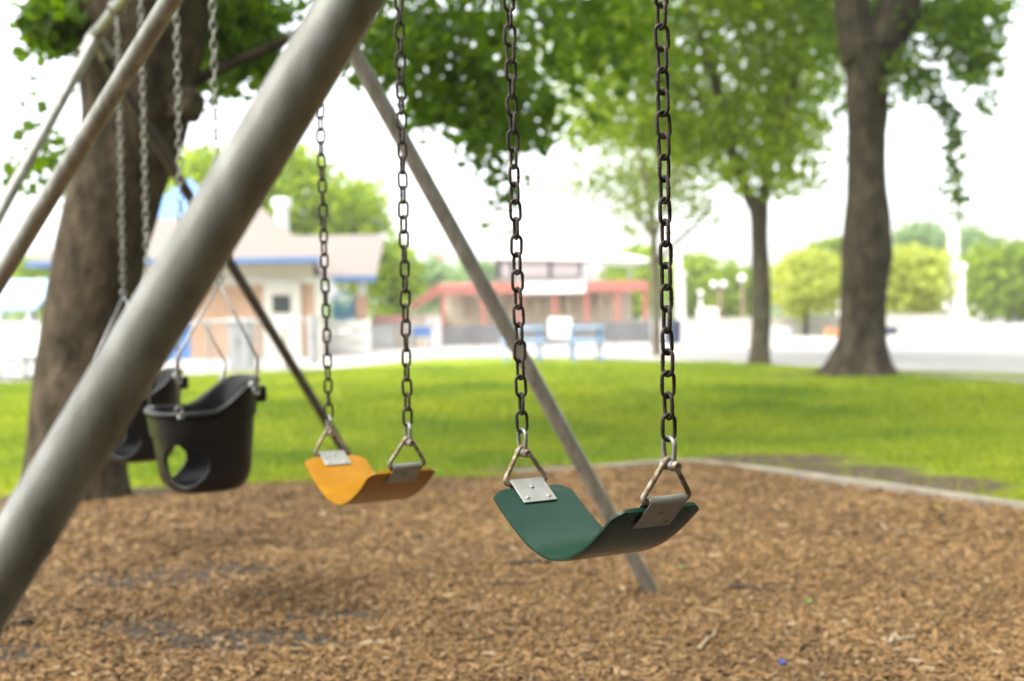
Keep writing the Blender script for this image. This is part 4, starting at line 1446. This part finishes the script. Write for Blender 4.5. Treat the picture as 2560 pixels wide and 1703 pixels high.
m = MB(); m.add([(bx(1095), BY + .31, zr1 - .02), (bx(1618), BY + .31, zr1 - .02), (bx(1618), BY + 1.15, zr1 + .1), (bx(1095), BY + 1.15, zr1 + .1), (bx(1095), BY + .31, zr1 - .1), (bx(1618), BY + .31, zr1 - .1), (bx(1618), BY + 1.15, zr1 + .02), (bx(1095), BY + 1.15, zr1 + .02)], [(0, 1, 2, 3), (7, 6, 5, 4), (1, 5, 6, 2), (0, 3, 7, 4)])
m.build('canopy_roof', M['red'], st, sharp=20)
for p in (1107, 1208, 1302, 1387, 1467, 1544, 1614):
    m = MB(); x = bx(p); m.obox((x - .07, BY + .06, -.05), (.14, 0, 0), (0, .14, 0), (0, 0, zr0 + .047)); m.build('post', M['red'], st)
# seating tiers and back wall
m = MB()
for k in range(1):
    m.obox((bx(1104), BY + .65 + .6 * k, -.05), (bx(1570) - bx(1104), 0, 0), (0, .597, 0), (0, 0, .45 + .22 * k))
m.build('seating_tiers', M['pale_wall'], st)
m = MB(); m.obox((bx(1104), BY + 1.3, -.05), (bx(1590) - bx(1104), 0, 0), (0, .12, 0), (0, 0, zr1 + .1)); m.build('back_wall', M['pale_wall'], st)
for p in (1150, 1250, 1340, 1420, 1500):
    m = MB(); x = bx(p)
    m.add([(x, BY + .6, bz(780)), (x, BY + 1.28, bz(780)), (x, BY + 1.28, zr1 - .05), (x, BY + .6, zr0 + .1), (x + .1, BY + .6, bz(780)), (x + .1, BY + 1.28, bz(780)), (x + .1, BY + 1.28, zr1 - .05), (x + .1, BY + .6, zr0 + .1)], [(0, 1, 2, 3), (7, 6, 5, 4), (0, 3, 7, 4), (2, 1, 5, 6), (0, 4, 5, 1)])
    m.build('side_brace', M['pale_wall'], st)
# end room on the left with door
m = MB(); m.obox((bx(1027), BY + .46, -.05), (bx(1104) - bx(1027) - .01, 0, 0), (0, 3.5, 0), (0, 0, bz(772))); m.build('end_wall', M['pale_wall'], st)
m = MB(); m.obox((bx(1064), BY + .42, 0.01), (bx(1100) - bx(1064), 0, 0), (0, .037, 0), (0, 0, bz(788))); d_ = m.build('door', M['white'], st)
m = MB(); m.obox((bx(1077), BY + .40, bz(811)), (.09, 0, 0), (0, .018, 0), (0, 0, .1)); m.build('window', M['glass'], d_)
# press box
m = MB(); m.obox((bx(1240), BY + 1.0, zr1 + .22), (bx(1461) - bx(1240), 0, 0), (0, 3, 0), (0, 0, bz(639) - zr1 - .22)); m.build('press_box', M['grey_panel'], st)
for a, b in ((1240, 1252), (1279, 1284), (1376, 1383), (1455, 1462)):
    m = MB(); m.obox((bx(a), BY + .94, zr1 + .22), (bx(b) - bx(a), 0, 0), (0, .057, 0), (0, 0, bz(640) - zr1 - .25)); m.build('window_post', M['dark_metal'], st)
for a, b in ((1253, 1278), (1285, 1375), (1384, 1454)):
    m = MB(); m.obox((bx(a) + .02, BY + .97, zr1 + .35), (bx(b) - bx(a) - .04, 0, 0), (0, .027, 0), (0, 0, bz(644) - zr1 - .4)); m.build('shutter', M['shutter'], st)
m = MB(); m.obox((bx(1305), BY - .035, zr0 - .02), (bx(1464) - bx(1305), 0, 0), (0, .03, 0), (0, 0, zr1 - zr0 + .06)); m.build('banner', M['white'], st)
zrt = bz(618)
m = MB()
ex = [(bx(1222), BY + .8, bz(637)), (bx(1632), BY + .8, bz(650)), (bx(1632), BY + 5.2, bz(650)), (bx(1222), BY + 5.2, bz(637)), (bx(1290), BY + 2.7, zrt), (bx(1540), BY + 2.7, zrt)]
m.add(ex + [(x, y, z - .08) for x, y, z in ex[:4]], [(0, 1, 5, 4), (1, 2, 5), (2, 3, 4, 5), (3, 0, 4), (9, 8, 7, 6), (0, 6, 7, 1), (1, 7, 8, 2), (2, 8, 9, 3), (3, 9, 6, 0)])
m.build('box_roof', M['white'], st, sharp=20)
for p in (1490, 1530, 1600):
    m = MB(); m.tube([(bx(p), BY + 3.4, zr1 + .2), (bx(p), BY + 3.4, bz(668))], .05, 8); m.build('roof_post', M['white'], st)
# windscreen fence
SYf = 36.8
t = thing('screen_fence', 'dark grey screened fence along the front of the grandstand', 'fence', (hx(1360, SYf), SYf, 0))
m = MB()
n_ = 30
for i in range(n_):
    a, b = 1104 + (1625 - 1104) * i / n_, 1104 + (1625 - 1104) * (i + 1) / n_
    za = hz(816 - 14 * i / n_, a, SYf); zb2 = hz(816 - 14 * (i + 1) / n_, b, SYf)
    ya = SYf + .025 * math.sin(i * 1.3); yb = SYf + .025 * math.sin((i + 1) * 1.3)
    m.add([(hx(a, SYf), ya, .08), (hx(b, SYf), yb, .08), (hx(b, SYf), yb, zb2), (hx(a, SYf), ya, za), (hx(a, SYf), ya + .012, .08), (hx(b, SYf), yb + .012, .08), (hx(b, SYf), yb + .012, zb2), (hx(a, SYf), ya + .012, za)], [(0, 1, 2, 3), (7, 6, 5, 4), (3, 2, 6, 7)])
m.build('screen', M['windscreen'], t, sharp=60)
for i in range(0, n_ + 1, 5):
    a = 1104 + 521 * i / n_
    m = MB(); m.tube([(hx(a, SYf), SYf + .09, -.05), (hx(a, SYf), SYf + .09, hz(812 - 14 * i / n_, a, SYf))], .035, 10); m.build('fence_post', M['galv'], t)
# white notice board
NY = 33.0
t = thing('notice_board', 'blank white board on a post before the dark screened fence', 'sign', (hx(1399, NY), NY, 0))
m = MB(); m.obox((hx(1371, NY), NY, hz(845, 1399, NY)), (hx(1428, NY) - hx(1371, NY), 0, 0), (0, .04, 0), (0, 0, hz(794, 1399, NY) - hz(845, 1399, NY))); m.build('board', M['white'], t, bevel=.01)
m = MB(); m.tube([(hx(1399, NY), NY + .075, -.05), (hx(1399, NY), NY + .075, hz(810, 1399, NY))], .03, 10); m.build('post', M['galv'], t)


# blue picnic tables
def blue_table(px0, px1, label, yb=903):
    y = gnd((px0 + px1) / 2, yb).y
    x0, x1 = hx(px0, y), hx(px1, y)
    t = thing('metal_picnic_table', label, 'table', ((x0 + x1) / 2, y, 0), 'blue picnic tables')
    L_ = x1 - x0
    m = MB(); m.obox((x0, y, .70), (L_, 0, 0), (0, .7, 0), (0, 0, .04)); m.build('table_top', M['sky_blue'], t, bevel=.01)
    for s in (-.42, .87):
        m = MB(); m.obox((x0, y + s, .42), (L_, 0, 0), (0, .25, 0), (0, 0, .035)); m.build('bench', M['sky_blue'], t, bevel=.01)
    for k in (.12, .88):
        x = x0 + L_ * k
        for s in (-.5, 1.2):
            m = MB(); m.tube([(x, y + s, 0.0), (x, y + .35 + (s - .35) * .25, .695)], .028, 8); m.build('leg', M['blue'], t)
        m = MB(); m.tube([(x, y - .40, .40), (x, y + 1.1, .40)], .022, 8); m.build('bench_support', M['blue'], t)


blue_table(1249, 1362, 'blue metal picnic table left of the white notice board')
blue_table(1420, 1512, 'blue metal picnic table right of the white notice board')
y = gnd(1050, 872).y
t = thing('park_bench', 'small blue bench near the end room of the grandstand', 'bench', (hx(1050, y), y, 0))
m = MB(); m.obox((hx(1028, y), y, .36), (hx(1076, y) - hx(1028, y), 0, 0), (0, .3, 0), (0, 0, .04)); m.build('seat', M['blue'], t, bevel=.008)
m = MB(); m.obox((hx(1028, y), y + .303, .42), (hx(1076, y) - hx(1028, y), 0, 0), (0, .03, 0), (0, 0, .25)); m.build('backrest', M['blue'], t, bevel=.008)
for p in (1031, 1073):
    m = MB(); m.tube([(hx(p, y), y + .1, 0), (hx(p, y), y + .1, .355)], .02, 8); m.tube([(hx(p, y), y + .35, 0), (hx(p, y), y + .35, .6)], .02, 8); m.build('leg', M['dark_metal'], t)

# ------------------------------------------------------------------ right background: wall, poles, lamps, odds and ends
WYw = 46.0
t = MB(); t.obox((hx(1716, WYw), WYw, -.05), (hx(2420, WYw) - hx(1716, WYw), 0, 0), (0, .25, 0), (0, 0, hz(797, 1900, WYw) + .05))
t.obox((hx(1716, WYw) - .03, WYw - .03, hz(797, 1900, WYw) + .003), (hx(2420, WYw) - hx(1716, WYw) + .06, 0, 0), (0, .31, 0), (0, 0, .06))
tag(t.build('low_wall', M['white_band'], None, (hx(1900, WYw), WYw, 0)), 'long low off white wall beyond the pavement', 'wall')


def lamp(label, px, globes, d, yb, mat='brown_post', r_=.14):
    x = hx(px, d)
    t = thing('globe_lamp', label, 'street lamp', (x, d, 0), 'globe lamps beyond the pavement')
    zt = hz(max(g[1] for g in globes) + 12, px, d)
    m = MB(); m.lathe((x, d, -.05), [(.14, 0), (.13, .25), (.075, .32), (.06, zt + .05)], 14); m.build('pole', M[mat], t)
    for gx_, gy_ in globes:
        c = Vector((hx(gx_, d), d, hz(gy_, gx_, d)))
        if abs(gx_ - px) > 3:
            m = MB(); m.tube(round_path([(x, d, zt - .1), (c.x, d, zt - .1), (c.x, d, c.z - r_ * .8)], .08), .03, 8); m.build('arm', M[mat], t)
        m = MB(); m.sphere(c, r_, 20, 14); gl = m.build('globe', M['globe'], t, sharp=180)
        m = MB(); m.lathe(c + Vector((0, 0, -r_ - .05)), [(.05, 0), (.08, .05), (.07, .09)], 12); m.build('globe_collar', M['dark_metal'], gl)


lamp('twin globe lamp on a brown post over the low wall', 1800, ((1786, 711), (1810, 711)), 52, 840)
lamp('single white globe lamp on a brown post left of the forked tree', 1857, ((1856, 696),), 50, 840, r_=.16)
lamp('white globe lamp close beside the white pole near the stand', 1709, ((1708, 687),), 48, 840, 'white')
lamp('smallest globe lamp, behind the pink marked sign', 1752, ((1752, 732),), 66, 830, 'white')
lamp('globe lamp just left of the big dark trunk', 2097, ((2097, 699),), 50, 840, 'white')
lamp('globe lamp right of the tall white pole', 2408, ((2408, 669),), 50, 830, 'white', .17)
lamp('globe lamp left of the tall white pole', 2364, ((2364, 716),), 55, 830, 'white', .17)


def pole(label, px, ytop, d, r0, r1, basew, baseh):
    x = hx(px, d)
    t = thing('light_pole', label, 'light pole', (x, d, 0))
    zt = hz(ytop, px, d)
    m = MB(); m.lathe((x, d, -.05), [(r0, 0), (r0 * .95, zt * .2), (r1, zt)], 18); m.build('pole', M['white'], t)
    m = MB(); m.obox((x - basew / 2, d - basew / 2 - .003, -.05), (basew, 0, 0), (0, basew, 0), (0, 0, baseh)); m.build('base', M['white'], t, bevel=.02)
    m = MB(); m.obox((x - .5, d - .1, zt - .05), (1.0, 0, 0), (0, .2, 0), (0, 0, .12)); m.build('floodlight', M['white'], t, bevel=.02)


pole('tall white light pole on pavement at the right', 2386, 500, 47, .27, .17, .75, .95)
pole('slim white light pole beside the grandstand', 1699, 620, 42, .13, .10, .4, .8)
# street lamp arm over the stand's left end
t = thing('arm_lamp', 'thin pale street lamp with curved arm above the red canopy end', 'street lamp', (hx(1030, 55), 55, 0))
m = MB(); m.tube(round_path([(hx(1030, 55), 55, -.05), (hx(1030, 55), 55, hz(615, 1030, 55)), (hx(1060, 55), 55, hz(612, 1060, 55)), (hx(1096, 55), 55, hz(640, 1096, 55))], .5), .05, 8); m.build('pole', M['galv'], t)
m = MB(); m.sphere((hx(1102, 55), 55, hz(645, 1102, 55)), .2, 14, 10, .5); m.build('lamp_head', M['red'], t)
# sign with pink print
t = thing('road_sign', 'white sign board with pink print over the low wall', 'sign', (hx(1768, 50), 50, 0))
m = MB(); m.obox((hx(1743, 50), 50, hz(796, 1768, 50)), (hx(1794, 50) - hx(1743, 50), 0, 0), (0, .05, 0), (0, 0, hz(769, 1768, 50) - hz(796, 1768, 50))); bd = m.build('board', M['white'], t)
m = MB(); m.obox((hx(1760, 50), 49.985, hz(791, 1768, 50)), (hx(1776, 50) - hx(1760, 50), 0, 0), (0, .012, 0), (0, 0, hz(775, 1768, 50) - hz(791, 1768, 50))); m.build('print', M['pink'], bd)
for p in (1750, 1787):
    m = MB(); m.tube([(hx(p, 50), 50.08, -.05), (hx(p, 50), 50.08, hz(772, p, 50))], .04, 8); m.build('post', M['galv'], t)
# trash bin
y = gnd(1682, 860).y
t = thing('trash_bin', 'dark blue grey trash bin by the slim white pole', 'bin', (hx(1682, y), y, 0))
m = MB(); m.lathe((hx(1682, y), y, .0), [(.24, 0), (.25, .05), (.28, .62), (.285, .65)], 20); m.build('body', M['navy'], t)
m = MB(); m.lathe((hx(1682, y), y, .653), [(.30, 0), (.30, .04), (.2, .12), (.05, .14)], 20); m.build('lid', M['dark_metal'], t)


def cooler(label, px, yb, w_, h_, body, lid, cat, name):
    y = gnd(px, yb).y; x = hx(px, y)
    t = thing(name, label, cat, (x, y, 0))
    m = MB(); m.box((x, y, h_ * .4), (w_, w_ * .6, h_ * .8), None, 1.06); m.build('body', M[body], t, bevel=.02)
    m = MB(); m.box((x, y, h_ * .92), (w_ * 1.1, w_ * .68, h_ * .2)); m.build('lid', M[lid], t, bevel=.02)
    m = MB(); m.tube(round_path([(x - w_ * .4, y - w_ * .32, h_ * .6), (x - w_ * .4, y - w_ * .45, h_ * .85), (x + w_ * .4, y - w_ * .45, h_ * .85), (x + w_ * .4, y - w_ * .32, h_ * .6)], .05), .015, 8); m.build('handle', M['dark_metal'], t)


cooler('blue and white cooler box on pavement below the round yellow tree', 1953, 846, .55, .33, 'sky_blue', 'white', 'cooler', 'cooler_box')
cooler('orange crate with lid on pavement left of the big trunk', 2085, 842, .62, .30, 'orange', 'orange', 'crate', 'storage_crate')
cooler('navy blue box on pavement right of the big trunk', 2222, 838, .55, .30, 'navy', 'navy', 'box', 'storage_box')
# white van far right, rear view
VYv = 84.0
x = hx(2520, VYv)
t = thing('parked_van', 'white van parked far off at the right edge below the trees', 'van', (x, VYv, 0))
m = MB(); m.box((x, VYv + 2.2, .62), (2.0, 4.6, .75)); m.build('body', M['white'], t, bevel=.12)
m = MB(); m.box((x, VYv + 2.7, 1.22), (1.85, 3.4, .44), None, .88); m.build('cabin', M['white'], t, bevel=.08)
m = MB(); m.box((x, VYv + .955, 1.24), (1.4, .06, .3)); m.build('rear_window', M['glass'], t)
for sx in (-.85, .85):
    for sy in (.8, 3.6):
        m = MB(); m.tube([(x + sx - .1, VYv + sy, .32), (x + sx + .1, VYv + sy, .32)], .32, 20); m.build('wheel', M['dark_metal'], t)
    m = MB(); m.box((x + sx, VYv - .11, .75), (.18, .03, .22)); m.build('tail_light', M['red'], t)


# ------------------------------------------------------------------ bits on the chips
def stick(px, py, px2, py2, r_, mat, label, name='twig', lift=.02):
    a, b = gnd(px, py, .04), gnd(px2, py2, .04)
    a.z = float(hgt(a.x, a.y)) + lift; b.z = float(hgt(b.x, b.y)) + lift
    n = 9
    rnd = random.Random(px)
    pts = [a.lerp(b, i / n) + Vector((rnd.gauss(0, r_ * .8), rnd.gauss(0, r_ * .8), rnd.gauss(0, r_ * .4))) for i in range(n + 1)]
    m = MB(); m.tube(pts, [r_ * (1 - .5 * i / n) * rnd.uniform(.85, 1.15) for i in range(n + 1)], 8)
    tag(m.build(name, M[mat], None, tuple(a), sharp=180), label, 'twig')


stick(28, 1577, 85, 1574, .012, 'twig', 'short dark stick on chips beside the foot of the thick near leg')
stick(1822, 1466, 1942, 1470, .008, 'twig', 'thin grey brown twig lying on chips right of the green swing')
stick(2208, 1612, 2285, 1597, .013, 'pale_twig', 'pale flat splinter of wood at the lower right')
stick(1750, 1620, 1790, 1580, .006, 'pale_twig', 'thin straw coloured sliver on chips below the green swing')
stick(1270, 1422, 1370, 1420, .007, 'twig', 'dark twig on chips just under the green seat')
stick(1220, 1472, 1330, 1468, .006, 'twig', 'thin dark twig in front of the green seat twig')


def fallen_leaf(px, py, s, mat, label):
    c = gnd(px, py, .05); c.z = float(hgt(c.x, c.y)) + .026
    m = MB()
    pr = [(0, -1), (.35, -.5), (.8, -.35), (.55, .05), (.75, .45), (.25, .45), (0, 1), (-.25, .45), (-.75, .45), (-.55, .05), (-.8, -.35), (-.35, -.5)]
    a = random.random() * 6
    for dz in (0, .0015):
        m.v += [tuple(c + Vector((s * (x * math.cos(a) - y * math.sin(a)), s * (x * math.sin(a) + y * math.cos(a)), .25 * s * (x * x + .4 * y) + dz))) for x, y in pr]
    n = len(pr)
    m.f = [tuple(range(n - 1, -1, -1)), tuple(range(n, 2 * n))] + [(i, (i + 1) % n, n + (i + 1) % n, n + i) for i in range(n)]
    tag(m.build('fallen_leaf', mat, None, tuple(c), sharp=180), label, 'leaf')


LG = flat('fresh_leaf', (.16, .24, .05), .6)
fallen_leaf(1709, 1418, .024, LG, 'fresh green fallen leaf on chips right of the pipe leg foot')
fallen_leaf(2026, 1494, .022, LG, 'fresh green fallen leaf lying beside the thin twig')
fallen_leaf(1268, 1323, .028, LG, 'fresh green fallen leaf on chips behind the green seat')
fallen_leaf(2345, 1287, .035, flat('yellow_leaf', (.45, .33, .06), .6), 'yellow fallen leaf on chips near the kerb')
c = gnd(1955, 1655, .05); c.z = float(hgt(c.x, c.y)) + .022
m = MB(); m.lathe(c, [(.009, 0), (.0095, .003), (.009, .007), (.006, .008)], 18, axis=(.3, -.4, 1))
tag(m.build('bottle_cap', flat('bright_blue_plastic', (.06, .10, .38), .4), None, tuple(c)), 'small bright blue bottle cap lying on the wood chips', 'bottle cap')

# ------------------------------------------------------------------ air
m = MB(); m.obox((-150, -50, -1.2), (300, 0, 0), (0, 225, 0), (0, 0, 27))
hm = bpy.data.materials.new('soft_air'); hm.use_nodes = True
hn = hm.node_tree
hn.nodes.remove(hn.nodes['Principled BSDF'])
pvn = hn.nodes.new('ShaderNodeVolumePrincipled')
pvn.inputs['Color'].default_value = (.95, .95, .93, 1)
pvn.inputs['Density'].default_value = .0012
hn.links.new(pvn.outputs['Volume'], hn.nodes['Material Output'].inputs['Volume'])
tag(m.build('haze', hm, sharp=None), kind='stuff')

# ------------------------------------------------------------------ world, sun, camera
SUN_EL, SUN_AZ = R(56), R(-128)                 # azimuth from +y towards +x
w = bpy.data.worlds.new('World'); SC.world = w; w.use_nodes = True
nt = w.node_tree
bg = nt.nodes['Background']
sky = nt.nodes.new('ShaderNodeTexSky'); sky.sky_type = 'NISHITA'; sky.sun_disc = False
sky.sun_elevation = SUN_EL; sky.sun_rotation = SUN_AZ
sky.air_density = 1.0; sky.dust_density = 3.0; sky.ozone_density = 1.0
hs = nt.nodes.new('ShaderNodeHueSaturation'); hs.inputs['Saturation'].default_value = .22; hs.inputs['Value'].default_value = 1.0
nt.links.new(sky.outputs['Color'], hs.inputs['Color'])
nt.links.new(hs.outputs['Color'], bg.inputs['Color'])
bg.inputs['Strength'].default_value = .15
sl = bpy.data.lights.new('sun', 'SUN'); sl.energy = 1.3; sl.angle = R(50); sl.color = (1, .95, .87)
so = bpy.data.objects.new('sun', sl); COL.objects.link(so)
sd = Vector((math.sin(SUN_AZ) * math.cos(SUN_EL), math.cos(SUN_AZ) * math.cos(SUN_EL), math.sin(SUN_EL)))
so.rotation_euler = (-sd).to_track_quat('-Z', 'Y').to_euler()

cam = bpy.data.cameras.new('camera'); co = bpy.data.objects.new('camera', cam); COL.objects.link(co)
cam.sensor_width = 36; cam.lens = FPX / 2560 * 36
cam.clip_start = .05; cam.clip_end = 1500
co.matrix_world = Matrix((( RT.x, UP.x, -FW.x, EYE.x), (RT.y, UP.y, -FW.y, EYE.y), (RT.z, UP.z, -FW.z, EYE.z), (0, 0, 0, 1)))
cam.dof.use_dof = True
cam.dof.focus_distance = 1.82
cam.dof.aperture_fstop = 3.1
SC.camera = co
SC.view_settings.view_transform = 'Standard'
SC.view_settings.look = 'None'
SC.view_settings.exposure = 2.1
SC.view_settings.gamma = 1
SC.cycles.max_bounces = 8
SC.cycles.transparent_max_bounces = 8
SC.cycles.use_denoising = True
SC.cycles.sample_clamp_indirect = 8
